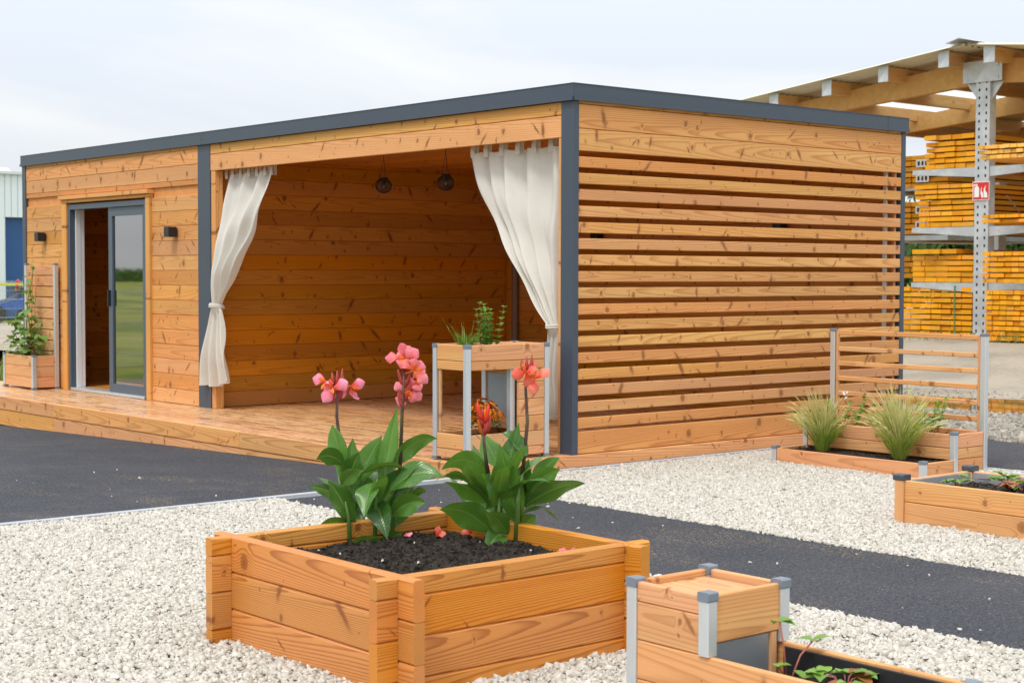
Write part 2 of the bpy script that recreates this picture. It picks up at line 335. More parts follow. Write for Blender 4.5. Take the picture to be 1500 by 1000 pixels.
class MB:
    def __init__(s): s.v = []; s.f = []
    def box(s, a, b):
        n = len(s.v); (x0, y0, z0), (x1, y1, z1) = a, b
        x0, x1 = sorted((x0, x1)); y0, y1 = sorted((y0, y1)); z0, z1 = sorted((z0, z1))
        s.v += [(x0,y0,z0),(x1,y0,z0),(x1,y1,z0),(x0,y1,z0),(x0,y0,z1),(x1,y0,z1),(x1,y1,z1),(x0,y1,z1)]
        s.f += [[n+i for i in q] for q in ((0,3,2,1),(4,5,6,7),(0,1,5,4),(1,2,6,5),(2,3,7,6),(3,0,4,7))]; return s
    def tube(s, pts, rad, k=6, cap=True):
        pts = [Vector(p) for p in pts]; n0 = len(s.v)
        rads = rad if isinstance(rad, (list, tuple)) else [rad]*len(pts)
        for i, p in enumerate(pts):
            tn = (pts[min(i+1, len(pts)-1)] - pts[max(i-1, 0)]).normalized()
            a = tn.cross(Vector((.31, .17, .93) if abs(tn.z) < .9 else (1, .2, .1))).normalized(); b = tn.cross(a)
            for j in range(k):
                th = 2*math.pi*j/k; s.v.append(tuple(p + (a*math.cos(th) + b*math.sin(th))*rads[i]))
        for i in range(len(pts)-1):
            for j in range(k): s.f.append([n0+i*k+j, n0+i*k+(j+1)%k, n0+(i+1)*k+(j+1)%k, n0+(i+1)*k+j])
        if cap: s.f.append([n0+j for j in range(k)][::-1]); s.f.append([n0+(len(pts)-1)*k+j for j in range(k)])
        return s
    def grid(s, P):
        n0 = len(s.v); a, b = len(P), len(P[0])
        for row in P: s.v += [tuple(q) for q in row]
        for i in range(a-1):
            for j in range(b-1): s.f.append([n0+i*b+j, n0+i*b+j+1, n0+(i+1)*b+j+1, n0+(i+1)*b+j])
        return s
    def prism(s, poly, axis, a, b):
        """poly in the two other axes (in cyclic order), extruded along axis from a to b"""
        n = len(s.v); k = len(poly); o1, o2 = (axis+1) % 3, (axis+2) % 3
        for h in (a, b):
            for (p, q) in poly:
                c = [0, 0, 0]; c[axis] = h; c[o1] = p; c[o2] = q; s.v.append(tuple(c))
        s.f.append([n+i for i in range(k)][::-1]); s.f.append([n+k+i for i in range(k)])
        for i in range(k): s.f.append([n+i, n+(i+1) % k, n+k+(i+1) % k, n+k+i])
        return s
    def build(s, name, mat, parent=None, smooth=False, kind=None, origin=None):
        o = Vector(origin) if origin is not None else sum((Vector(v) for v in s.v), Vector())/len(s.v)
        V = [Vector(v) - o for v in s.v]
        return link(name, mesh_np(name, V, s.f, mat, smooth), parent, o, kind=kind)
PLM = {}
def plank_mesh(l, w, t, c, mat):
    key = (round(l, 3), round(w, 3), round(t, 3), c, mat.name)
    if key in PLM: return PLM[key]
    a, b = t/2, w/2
    oct_ = [(-a+c, -b), (a-c, -b), (a, -b+c), (a, b-c), (a-c, b), (-a+c, b), (-a, b-c), (-a, -b+c)]
    m = MB().prism(oct_, 0, -l/2, l/2); me = mesh_np('plank', m.v, m.f, mat); PLM[key] = me; return me
def plank(name, a, b, mat, parent, c=.004, along=None):
    """box-shaped board between opposite corners a and b in world metres; grain along its longest side"""
    a, b = Vector(a), Vector(b); d = Vector((abs(b.x-a.x), abs(b.y-a.y), abs(b.z-a.z))); ce = (a+b)/2
    ax = along if along is not None else max(range(3), key=lambda i: d[i])
    flip = random.random() < .5
    if ax == 0:      # local x->X, y->Y, z->Z
        if d.z >= d.y: l, w, t, rot = d.x, d.z, d.y, (0, 0, math.pi if flip else 0)
        else: l, w, t, rot = d.x, d.y, d.z, (R(90), 0, math.pi if flip else 0)
    elif ax == 1:
        if d.z >= d.x: l, w, t, rot = d.y, d.z, d.x, (0, 0, R(90) + (math.pi if flip else 0))
        else: l, w, t, rot = d.y, d.x, d.z, (R(90), 0, R(90) + (math.pi if flip else 0))
    else:
        if d.y >= d.x: l, w, t, rot = d.z, d.x, d.y, (0, R(90), R(90)); l, w, t = d.z, d.x, d.y
        else: l, w, t, rot = d.z, d.y, d.x, (0, R(90), R(90)); l, w, t = d.z, d.x, d.y
    if ax == 2:
        # local X -> world Z ; local Z -> world X ; local Y -> world Y
        rot = (0, R(-90), 0); w, t = d.x, d.y
    return link(name, plank_mesh(l, w, t, c, mat), parent, ce, rot)
def boxpart(name, a, b, mat, parent, c=.002):
    a, b = Vector(a), Vector(b); lo = Vector((min(a.x,b.x), min(a.y,b.y), min(a.z,b.z))); hi = Vector((max(a.x,b.x), max(a.y,b.y), max(a.z,b.z)))
    ax = max(range(3), key=lambda i: hi[i]-lo[i]); o1, o2 = (ax+1) % 3, (ax+2) % 3
    c = min(c, (hi[o1]-lo[o1])*.3, (hi[o2]-lo[o2])*.3)
    p0, p1, q0, q1 = lo[o1], hi[o1], lo[o2], hi[o2]
    poly = [(p0+c, q0), (p1-c, q0), (p1, q0+c), (p1, q1-c), (p1-c, q1), (p0+c, q1), (p0, q1-c), (p0, q0+c)]
    return MB().prism(poly, ax, lo[ax], hi[ax]).build(name, mat, parent)
def post(parent, x, y, z0, z1, s=.045, cap=M_CAP, name='post', capz=.03, foot=False):
    boxpart(name, (x-s/2, y-s/2, z0), (x+s/2, y+s/2, z1-capz), M_ALU, parent, .003)
    e = .002
    boxpart('post_cap', (x-s/2-e, y-s/2-e, z1-capz), (x+s/2+e, y+s/2+e, z1), cap, parent, .004)
    if foot: boxpart('post_foot', (x-s/2-e, y-s/2-e, z0-.001), (x+s/2+e, y+s/2+e, z0+.025), cap, parent, .004)
def sheet(name, poly, z, mat, zf=None, sub=None):
    if sub:
        xs = [p[0] for p in poly]; ys = [p[1] for p in poly]
        gx = np.linspace(min(xs), max(xs), sub[0]); gy = np.linspace(min(ys), max(ys), sub[1])
        m = MB().grid([[(x, y, zf(x, y)) for y in gy] for x in gx]); m.f = [f[::-1] for f in m.f]
        o = m.build(name, mat, origin=(0, 0, 0))
    else:
        o = link(name, mesh_np(name, [(x, y, z) for x, y in poly], [list(range(len(poly)))], mat))
    return tag(o, kind='structure')

# ------------------------------------------------------------------ ground
def field_mat():
    t = NT('meadow_grass'); o = t.obj(); n = t.noise(o, .5, 5., .6); f = t.noise(o, 30., 3., .7)
    n = t.math('MULTIPLY_ADD', t.noise(o, .12, 4., .6), .6, t.math('MULTIPLY', n, .4)); col = t.mix(t.step(n, .38, .62), (.15, .20, .03), (.46, .46, .10)); col = t.mix(t.math('MULTIPLY', t.step(f, .4, .7), .5), col, (.07, .10, .02))
    return t.done(t.bsdf(col, .9, t.bump(f, .8, .05), .2))
M_FIELD = field_mat()
sheet('meadow', [(-900, -900), (900, -900), (900, 900), (-900, 900)], -.46, M_FIELD)
def za(x, y): return -.112 - .0245*min(max(y, 0), 12)
sheet('asphalt_yard', [(-16, .10), (-.96, .10), (-.96, 11), (-16, 11)], 0, M_ASPH, za, (4, 12))
sheet('asphalt_path', [(-2.47, -14), (-1.10, -14), (-1.10, .0), (-2.47, .0)], -.104, M_ASPH)
sheet('asphalt_side_path', [(2.37, -14), (4.12, -14), (4.12, .0), (2.37, .0)], -.098, M_ASPH)
sheet('gravel_bed', [(-14, -14), (4.0, -14), (4.0, .05), (-14, .05)], -.118, M_GRAVBASE)
def zy(x, y):
    s = min(max((x-9.0)/5.0, 0), 1); return -.108 + .40*s*s*(3-2*s) + (.012*math.sin(x*1.7)*math.sin(y*1.3) if x > 5.5 else 0)
sheet('sandy_yard', [(4.0, -20), (48, -20), (48, 34), (4.0, 34)], 0, M_SAND, zy, (90, 40))
sheet('gravel_verge', [(-30, 11), (12, 11), (12, 15), (-30, 15)], -.40, plain('verge_gravel', (.20, .17, .13), .9, 0, .2, .4, 50., .6))
sheet('road', [(1.5, 25.5), (60, 25.5), (60, 40), (1.5, 40)], -.40, plain('grey_road', (.22, .225, .23), .8, 0, .3, .1, 20.))
pud = []
for i in range(26):
    a = 2*math.pi*i/26; pud.append((7.1 + 1.15*math.cos(a)*(1+.12*math.sin(3*a)), -.2 + 3.4*math.sin(a)*(1+.10*math.cos(5*a))))
sheet('puddle', pud, -.090, M_WATER)

def stones(name, boxes, dens, size, mat, z0, label, cat, exclude=(), margin=.7, seed=3):
    rng = np.random.default_rng(seed); P = []
    for (x0, x1, y0, y1) in boxes:
        n = int((x1-x0)*(y1-y0)*dens); q = np.c_[rng.uniform(x0, x1, n), rng.uniform(y0, y1, n)]
        d = q - CAMXY; f = d @ FXY; r = d @ RXY
        ok = (f > 4.2) & (np.abs(r) < f*.325 + margin)
        for (a, b, c, e) in exclude: ok &= ~((q[:, 0] > a) & (q[:, 0] < b) & (q[:, 1] > c) & (q[:, 1] < e))
        P.append(q[ok])
    P = np.concatenate(P); n = len(P)
    cube = np.array([(-1,-1,-1),(1,-1,-1),(1,1,-1),(-1,1,-1),(-1,-1,1),(1,-1,1),(1,1,1),(-1,1,1)], float)
    V = np.repeat(cube[None], n, 0) * rng.uniform(.45, 1.15, (n, 8, 1)) + rng.normal(0, .16, (n, 8, 3))
    s = size*np.clip(rng.lognormal(0, .33, n), .45, 2.0)
    V *= (s[:, None]*np.c_[rng.uniform(.8, 1.25, n), rng.uniform(.6, .95, n), rng.uniform(.42, .8, n)])[:, None, :]/2
    ax = rng.normal(0, .35, n); ay = rng.normal(0, .35, n); az = rng.uniform(0, 6.283, n)
    def rot(V, a, i, j):
        c, s_ = np.cos(a)[:, None], np.sin(a)[:, None]; A, B = V[:, :, i].copy(), V[:, :, j].copy()
        V[:, :, i] = A*c - B*s_; V[:, :, j] = A*s_ + B*c
    rot(V, ax, 1, 2); rot(V, ay, 0, 2); rot(V, az, 0, 1)
    bumps = .003*np.sin(P[:, 0]*3.1+1)*np.sin(P[:, 1]*2.7)+.003*np.sin(P[:, 0]*9.)*np.sin(P[:, 1]*8.)
    V[:, :, 0] += P[:, 0:1]; V[:, :, 1] += P[:, 1:2]; V[:, :, 2] += (z0 + bumps + rng.uniform(0, 1, n)*size*.7)[:, None]
    q = np.array([(4,5,6,7),(0,1,5,4),(1,2,6,5),(2,3,7,6),(3,0,4,7)])      # the underside is never seen
    F = (q[None] + (np.arange(n)*8)[:, None, None]).reshape(-1, 4)
    o = link(name, mesh_np(name, V.reshape(-1, 3), F, mat)); tag(o, label, cat, kind='stuff'); return n
n1 = stones('gravel_stones', [(-9, -2.455, -7, .05), (-1.12, 2.33, -7, -.05)], 6800, .0162, M_STONE, -.109,
       'white crushed limestone chippings covering the ground round the beds', 'gravel', [(-4.62, -3.66, -4.22, -3.2), (-4.15, -3.8, -5.9, -4.92), (.0, .45, -4.5, -3.0), (1.55, 2.2, -1.9, -.6)])
n2 = stones('coarse_gravel', [(4.13, 6.4, -3.5, 2.5)], 1100, .045, M_STONE2, -.118, 'coarse beige and grey gravel beside the wet yard', 'gravel', seed=5)
n3 = stones('yard_grit', [(6.2, 9.5, -3.5, 4)], 110, .018, M_STONE2, -.108, 'loose pale stones scattered over the wet sandy yard', 'gravel', [(6.5, 8.2, -2.5, 2.2)], seed=6)
n4 = stones('stray_chips', [(-9, -2.5, .15, 2.5), (-2.4, -1.15, -5, 0)], 6, .010, M_STONE, -.095, 'single pale chips strewn over the black asphalt', 'gravel', seed=8)
print('stones', n1, n2, n3, n4)

# kerbs: concrete edging stones laid end to end
def kerb(name, segs, z, label, w=.06):
    k = empty(name, (*segs[0][0], -.1), label, 'kerb')
    for (a, b) in segs:
        a2, b2 = Vector((*a, 0)), Vector((*b, 0)); d = (b2-a2); nseg = max(1, round(d.length/1.0)); u = d.normalized(); nn = Vector((-u.y, u.x, 0))*w/2
        for i in range(nseg):
            p = a2 + d*i/nseg + u*.004; q = a2 + d*(i+1)/nseg - u*.004
            dz = random.uniform(-.002, .002); top = z+dz
            pts = [p-nn, q-nn, q+nn, p+nn]
            m = MB(); m.v = [(c.x, c.y, -.30) for c in pts] + [(c.x, c.y, top) for c in pts]
            m.f = [[3,2,1,0],[4,5,6,7],[0,1,5,4],[1,2,6,5],[2,3,7,6],[3,0,4,7]]; m.build('kerb_stone', M_KERB, k)
    return k
kerb('kerb', [((-14, .075), (-.98, .075))], -.088, 'long grey concrete kerb between black asphalt and white gravel in front of the deck')
kerb('wall_kerb', [((-.97, -.055), (3.9, -.055))], -.088, 'grey kerb stones along the foot of the slatted timber wall')
kerb('path_kerb', [((2.345, -12), (2.345, -.1))], -.088, 'pale kerb edging the far asphalt path behind the trellis bed', .05)

# ------------------------------------------------------------------ pavilion
W, L, LM, H = 3.90, 9.53, 5.29, 2.655
pav = empty('garden_pavilion', (0, 0, 0), 'flat roofed larch pavilion with dark corner posts, open curtained terrace and sliding door', 'garden house')
# roof
roof = boxpart('roof', (.02, .02, 2.56), (W-.02, L, 2.63), M_GREY, pav)
def trim(a, b):
    m = MB(); m.box(a, b)
    (x0, y0, z0), (x1, y1, z1) = a, b
    if abs(x1-x0) < abs(y1-y0): m.box((x0-.012, y0, z0-.008), (x0+.012, y1, z0+.018)); m.box((x0-.004, y0, z1), (x1+.05, y1, z1+.006))
    else: m.box((x0, y0-.012, z0-.008), (x1, y0+.012, z0+.018)); m.box((x0, y0-.004, z1), (x1, y1+.05, z1+.006))
    return m.build('roof_trim', M_GREY, roof)
trim((-.025, -.0235, 2.545), (.015, LM-.002, H)); trim((-.025, LM+.002, 2.545), (.015, L+.02, H))
trim((-.0225, -.025, 2.545), (3.62, .015, H)); trim((3.624, -.025, 2.545), (W+.02, .015, H))
boxpart('roof_trim', (W-.01, .02, 2.545), (W+.02, L, H), M_GREY, roof); boxpart('roof_trim', (.02, L-.01, 2.545), (W-.02, L+.02, H), M_GREY, roof)
# posts
cp = boxpart('corner_post', (-.006, -.006, 0.0), (.05, .128, 2.54), M_GREY, pav, .003)
boxpart('corner_post', (-.006, 5.172, 0.0), (.10, 5.41, 2.54), M_GREY, pav, .003)
boxpart('corner_post', (-.012, 9.445, -.05), (.05, L+.01, 2.544), M_GREY, pav, .003)
boxpart('corner_post', (W-.05, -.006, -.05), (W+.006, .06, 2.54), M_GREY, pav, .003)
plank('post_trim', (.004, .129, .002), (.09, .165, 2.28), W_SLAT, pav); plank('post_trim', (.004, 5.09, .002), (.09, 5.17, 2.28), W_SLAT, pav)
boxpart('inner_post', (3.73, .07, 0), (3.76, .10, 2.38), M_ALU, pav)
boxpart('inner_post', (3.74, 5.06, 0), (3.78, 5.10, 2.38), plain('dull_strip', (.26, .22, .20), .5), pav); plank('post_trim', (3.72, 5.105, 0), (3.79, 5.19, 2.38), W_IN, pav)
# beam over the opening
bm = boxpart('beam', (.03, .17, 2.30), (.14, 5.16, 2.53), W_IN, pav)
plank('plank', (.0, .13, 2.442), (.028, 5.17, 2.536), W_WALL, bm); plank('plank', (.0, .13, 2.282), (.028, 5.17, 2.438), W_WALL, bm)
# slatted wall on y = 0
sw = MB().box((.052, .031, .02), (.080, .065, 2.19)).build('slatted_wall', W_SLAT, pav); boxpart('lath', (3.80, .031, .02), (3.83, .065, 2.19), W_SLAT, sw)
def wallrow(z0, z1): plank('board', (.052, 0, z0), (3.848, .03, z1), W_SLAT, sw)
plank('board', (.052, .003, 2.521), (3.848, .03, 2.545), W_SLAT, sw)
wallrow(2.345, 2.517); wallrow(2.186, 2.342)
for i in range(17):
    zt = 2.144 - .1174*i + random.uniform(-.0015, .0015); plank('slat', (.052, 0, zt-.077), (3.848, .029, zt), W_SLAT, sw)
wallrow(.004, .166); plank('board', (-.94, -.012, -.092), (W, .024, -.001), W_SLAT, sw)
# inner faces: side wall (y = 5.2), back wall (x = 3.82)
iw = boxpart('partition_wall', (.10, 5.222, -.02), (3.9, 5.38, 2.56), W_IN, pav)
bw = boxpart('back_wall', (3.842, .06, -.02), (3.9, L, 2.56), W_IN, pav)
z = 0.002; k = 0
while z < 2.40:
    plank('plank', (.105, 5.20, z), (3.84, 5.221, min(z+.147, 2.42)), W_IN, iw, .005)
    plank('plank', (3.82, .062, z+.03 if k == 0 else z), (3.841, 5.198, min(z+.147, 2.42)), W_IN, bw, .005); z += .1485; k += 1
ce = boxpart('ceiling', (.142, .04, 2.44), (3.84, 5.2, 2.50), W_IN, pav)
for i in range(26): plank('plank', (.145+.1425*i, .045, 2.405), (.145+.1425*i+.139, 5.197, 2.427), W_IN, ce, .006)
# closed room: front wall with door hole
fw = MB().box((.022, 5.415, 0), (.12, 6.36, 2.54)).box((.022, 8.44, 0), (.12, 9.48, 2.54)).box((.022, 6.36, 2.16), (.12, 8.44, 2.54)).build('room_front_wall', W_WALL, pav)
z = .002
while z < 2.53:
    z1 = min(z+.1445, 2.54); e = random.uniform(-.002, .002)
    if z > 2.12 or z1 > 2.165:
        a = max(z, 2.162); plank('plank', (e, 5.413, z if z > 2.1 else a), (.021, 9.443, z1), W_WALL, fw)
    else:
        plank('plank', (e, 5.413, z), (.021, 6.366, z1), W_WALL, fw); plank('plank', (e, 8.446, z), (.021, 9.443, z1), W_WALL, fw)
    z += .1475
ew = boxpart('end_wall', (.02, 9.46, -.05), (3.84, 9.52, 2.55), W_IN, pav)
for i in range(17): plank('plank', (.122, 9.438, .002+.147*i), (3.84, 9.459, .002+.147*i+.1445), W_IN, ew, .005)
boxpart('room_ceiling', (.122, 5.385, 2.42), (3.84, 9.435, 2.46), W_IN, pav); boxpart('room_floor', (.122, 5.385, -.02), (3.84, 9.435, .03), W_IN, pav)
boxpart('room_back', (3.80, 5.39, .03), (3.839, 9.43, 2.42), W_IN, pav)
# sliding door
df = MB().box((-.012, 6.462, .022), (.11, 6.515, 2.055)).box((-.012, 8.265, .022), (.11, 8.318, 2.055)).box((-.012, 6.5155, 2.0), (.11, 8.2645, 2.055)).build('door_frame', M_FRAME, pav)
boxpart('threshold', (-.02, 6.516, .004), (.13, 8.264, .032), M_ALU, df)
boxpart('frame_lining', (.111, 8.25, .034), (.155, 8.30, 2.02), M_WHITE, df, .004); boxpart('frame_lining', (.05, 8.245, .034), (.108, 8.264, 2.0), M_WHITE, df); boxpart('frame_lining', (.125, 6.46, 2.03), (.26, 8.229, 2.06), M_WHITE, df)
sash = MB().box((.012, 6.519, .034), (.065, 6.595, 1.996)).box((.012, 7.285, .034), (.065, 7.372, 1.996)).box((.012, 6.5955, 1.905), (.065, 7.2845, 1.996)).box((.012, 6.5955, .034), (.065, 7.2845, .125)).build('door_sash', M_FRAME, df)
boxpart('door_glass', (.030, 6.59, .12), (.036, 7.29, 1.91), M_GLASS, df)
boxpart('door_handle', (-.02, 7.325, .95), (.011, 7.345, 1.12), M_BLACK, df)
plank('door_trim', (-.03, 6.368, .002), (.02, 6.456, 2.07), W_WALL, df); plank('door_trim', (-.03, 8.324, .002), (.02, 8.44, 2.07), W_WALL, df)
plank('door_trim', (-.034, 6.366, 2.073), (.02, 8.445, 2.108), W_WALL, df); plank('door_trim', (-.06, 6.35, 2.11), (.02, 8.462, 2.152), W_WALL, df)

# deck
deck = empty('timber_deck', (-.5, 4, -.14), 'wet larch decking platform with two-board front edge under the pavilion', 'deck')
for i in range(7):
    x0 = -.944 + .1352*i; plank('deck_board', (x0, .014 if i < 7 else .02, -.027), (x0+.1315, 5.3, random.uniform(-.0015, 0)), W_DECK, deck, .004)
    plank('deck_board', (x0, 5.303, -.027), (x0+.1315, 10.6, random.uniform(-.0015, 0)), W_DECK, deck, .004)
for i in range(28):
    x0 = .012 + .1365*i; plank('deck_board', (x0, .035, -.027), (x0+.1325, 5.195, random.uniform(-.0015, 0)), W_DECK, deck, .004)
for (ya, yb) in ((-.009, 3.0), (3.003, 6.6), (6.603, 10.6)):
    plank('edge_board', (-.975, ya, -.136), (-.947, yb, -.0005), W_SLAT, deck)
    m = MB(); zl0, zl1 = za(-1, ya)-.03, za(-1, yb)-.03
    plank('edge_board', (-.968, ya, -.30), (-.946, yb, -.141), W_SLAT, deck)
boxpart('underdeck_shade_block', (-.94, .03, -.32), (3.8, 10.5, -.04), M_HOLE, deck)  # one solid near-black block standing in for the shade beneath the deck boards

# wall lamps
for (px, y, z, lab) in ((-.005, 8.94, 1.71, 'small black cube wall lamp on the cladding left of the sliding door'), (-.005, 5.86, 1.71, 'small black cube wall lamp on the cladding right of the sliding door'),
                        (3.812, 3.757, 1.70, 'black wall lamp on the terrace back wall, glimpsed between slats near the corner post'), (3.812, 1.28, 1.74, 'black wall lamp inside the terrace, glimpsed between slats right of centre')):
    t = empty('wall_lamp', (px, y, z), lab, 'wall lamp', 'black cube wall lamps')
    boxpart('lamp_body', (px-.105, y-.05, z-.05), (px-.014, y+.05, z+.05), M_BLACK, t, .003); boxpart('wall_plate', (px-.0135, y-.03, z-.04), (px+.001, y+.03, z+.04), M_BLACK, t)

# pendant lamps
def pendant(x, y, ztop, zc, lab, rr=.075):
    t = empty('pendant_lamp', (x, y, zc), lab, 'pendant lamp', 'wire globe pendant lamps')
    m = MB()
    for k in range(26):
        a = math.pi*k/26; pts = []
        for j in range(29):
            b = 2*math.pi*j/28; q = Vector((math.cos(b), 0, math.sin(b)*.92)); pts.append((x+rr*q.x*math.cos(a), y+rr*q.x*math.sin(a), zc+rr*q.z))
        m.tube(pts, .0013, 3, False)
    for k in range(1, 20):
        th = -math.pi/2+math.pi*k/20; pts = [(x+rr*math.cos(th)*math.cos(2*math.pi*j/24), y+rr*math.cos(th)*math.sin(2*math.pi*j/24), zc+.92*rr*math.sin(th)) for j in range(25)]
        m.tube(pts, .0013, 3, False)
    m.build('wire_globe', M_BLACK, t)
    m = MB().tube([(x, y, zc+.074), (x, y, zc+.058)], [.038, .041], 20).tube([(x, y, zc+.0575), (x, y, zc+.02)], [.02, .016], 14); m.build('lamp_socket', M_BLACK, t)
    m = MB().tube([(x, y, zc+.019), (x, y, zc+.008), (x, y, zc-.008), (x, y, zc-.026), (x, y, zc-.036)], [.011, .018, .023, .018, .004], 14); m.build('bulb', M_BULB, t, True)
    m = MB()
    for k in range(3): m.tube([(x-.012*math.sin(k*2), y+.012*math.cos(k*2), zc+.01), (x+.006*math.cos(k), y+.006*math.sin(k), zc-.022)], .0016, 4)
    m.build('filament', plain('copper_filament', (.75, .42, .30), .3, .6), t)
    for k in range(3):
        a = 2*math.pi*k/3+.6; MB().tube([(x+.036*math.cos(a), y+.036*math.sin(a), zc+.074), (x, y, ztop-.05)], .0022, 4).build('cord', M_BLACK, t)
    MB().tube([(x, y, ztop-.05), (x, y, ztop)], .003, 5).build('hook', M_BLACK, t)
pendant(.8, 3.44, 2.405, 2.10, 'black wire globe pendant lamp with bare bulb hanging nearer the left curtain')
pendant(.8, 2.52, 2.405, 2.088, 'black wire globe pendant lamp with bare bulb hanging nearer the right curtain')

# curtains
def curtain(lab, top_out, top_in, ztop, tie, tie_w, ztie, bot_out, bot_in, zbot, xt, xtie, xb, pleats, sag, loc, seed):
    rng = random.Random(seed); t = empty('curtain', loc, lab, 'curtain', 'cream linen curtains tied back at the terrace opening')
    NU, NV1, NV2 = 150, 60, 30; P = []; phs = [rng.uniform(-.5, .5) for _ in range(40)]
    def fold(u, amp, s):
        ph = 2*math.pi*pleats*(u + .05*math.sin(5*u+seed) + .02*math.sin(6*s+4*u))
        return amp*(math.sin(ph) + .30*math.sin(1.9*ph+1.3+s*3) + .35*math.sin(.47*ph+seed))
    for i in range(NV1):
        s = i/(NV1-1); z = ztop + (ztie-ztop)*s; row = []
        out = top_out + (tie+tie_w/2*(1 if top_out > top_in else -1)-top_out)*s**(4 if seed == 1 else 1.1)
        ti = tie-tie_w/2*(1 if top_out > top_in else -1)
        inn = top_in + (ti-top_in)*(s**sag)
        for j in range(NU):
            u = j/(NU-1); y = out + (inn-out)*u
            amp = (.026 + .016*s)*(1-.5*s**6)
            # cloth gathers: folds slide towards the tie, the free edge billows
            x = xt + (xtie-xt)*(min(1, s*1.35) if seed == 1 else s) + fold(u, amp, s) + .05*math.sin(math.pi*s)*u*math.sin(u*5+2*s+seed) + .012*math.sin(17*s+6*u+seed)*math.sin(math.pi*s)*(.4+u)
            zz = z - .018*abs(math.sin(math.pi*pleats*u*.9+.4))*(1-s)**6 + (0.10*u*(s*(1-s))*(-1))
            y += .012*math.sin(2*math.pi*pleats*u + 1.1)*(1-s*.6)
            row.append((x, y, zz))
        P.append(row)
    for i in range(1, NV2):
        s = i/(NV2-1); z = ztie + (zbot-ztie)*s; row = []
        sg = 1 if top_out > top_in else -1
        a = (tie+tie_w/2*sg); b = (tie-tie_w/2*sg)
        fl = s**.75
        for j in range(NU):
            u = j/(NU-1); y = (a+(bot_out-a)*fl)*(1-u) + (b+(bot_in-b)*fl)*u
            amp = .020+.026*s
            x = xtie + (xb-xtie)*s + fold(u, amp, 1-s) + .02*math.sin(7*s+seed)*s
            row.append((x, y + .01*math.sin(2*math.pi*pleats*u)*s, z + .02*s*math.sin(u*6+seed) + (.09*s*u if seed == 1 else 0)))
        P.append(row)
    m = MB().grid(P); m.build('cloth', M_CLOTH, t, True)
    NT_ = 7
    for k in range(NT_):
        u = k/(NT_-1); y = top_out + (top_in-top_out)*u; w = .026
        y = min(max(y, min(top_out, top_in)+.03), max(top_out, top_in)-.03)
        m = MB().grid([[(xt-.022, y-w, ztop-.05), (xt-.022, y+w, ztop-.05)], [(xt-.026, y-w, ztop), (xt-.026, y+w, ztop)], [(xt-.018, y-w*.9, ztop+.055), (xt-.018, y+w*.9, ztop+.055)], [(xt+.004, y-w*.9, ztop+.065), (xt+.004, y+w*.9, ztop+.065)], [(xt+.02, y-w, ztop+.04), (xt+.02, y+w, ztop+.04)], [(xt+.02, y-w, ztop-.05), (xt+.02, y+w, ztop-.05)]])
        m.build('tab_loop', M_CLOTH, t, True)
    m = MB(); pts = [(xtie+(.062)*math.cos(a), tie+(tie_w/2+.012)*math.sin(a), ztie+.012*math.sin(a)) for a in [2*math.pi*k/24 for k in range(25)]]
    for dz in (-.008, .008): m.tube([(p[0], p[1], p[2]+dz+.01*math.sin(k_*.5)) for k_, p in enumerate(pts)], .009, 6, False)
    m.build('tie_band', M_CLOTH, t, True)
    MB().tube([(xt+.0, min(top_out, top_in)-.02, ztop+.05), (xt+.0, max(top_out, top_in)+.02, ztop+.05)], .009, 8).build('curtain_rod', M_BLACK, t, True)
curtain('cream curtain tied back at the left post of the terrace, hem hanging over the deck', 5.085, 4.215, 2.255, 4.965, .16, .995, 5.31, 4.74, .19, .13, -.055, -.06, 4, 1.3, (.1, 5.2, 2.25), 1)
curtain('wide cream curtain swept to the right corner post, gathered near the slatted wall', 0.21, 1.35, 2.255, .345, .12, .915, .25, .40, .245, .16, .14, .12, 5, 1.55, (.1, .3, 2.25), 2)

# ------------------------------------------------------------------ planting helpers
def leaf_geo(base, tip, w, arch=(0, 0, .1), side=None, fold=.25, ripple=.03, nl=12, nw=6, pw=.8, seed=0, curl=0.):
    """one blade as a grid: midrib is a quadratic curve, V-folded section, wavy margin"""
    rng = random.Random(seed); b, tp = Vector(base), Vector(tip); c = (b+tp)/2 + Vector(arch); ln = (tp-b).length
    P = []; A = []
    for i in range(nl+1):
        t = i/nl; p = b*(1-t)**2 + c*2*t*(1-t) + tp*t*t; tn = ((c-b)*2*(1-t) + (tp-c)*2*t).normalized()
        sd = Vector(side) if side is not None else tn.cross(Vector((0, 0, 1)))
        sd = (sd - tn*sd.dot(tn)); sd = sd.normalized() if sd.length > 1e-4 else Vector((1, 0, 0)); nn = sd.cross(tn)
        wd = w/2*(math.sin(math.pi*min(1, (t*.97+.015))**pw)**(.85+(.35*t if pw < 1 else 0))) * (1 if t < .97 else .6)
        row = []
        for j in range(nw+1):
            v = -1+2*j/nw
            h = fold*abs(v)*wd - curl*v*v*wd + ripple*ln*.35*math.sin(t*11+v*1.7+seed)*v*v*math.sin(math.pi*t)
            row.append(p + sd*v*wd + nn*h); A.append((t, v, 0))
        P.append(row)
    return P, A
def leaf(name, parent, mat, *a, **k):
    P, A = leaf_geo(*a, **k); m = MB().grid(P); o = m.build(name, mat, parent, True)
    at = o.data.attributes.new('blade', 'FLOAT_VECTOR', 'POINT'); at.data.foreach_set('vector', np.array(A, np.float32).ravel()); return o
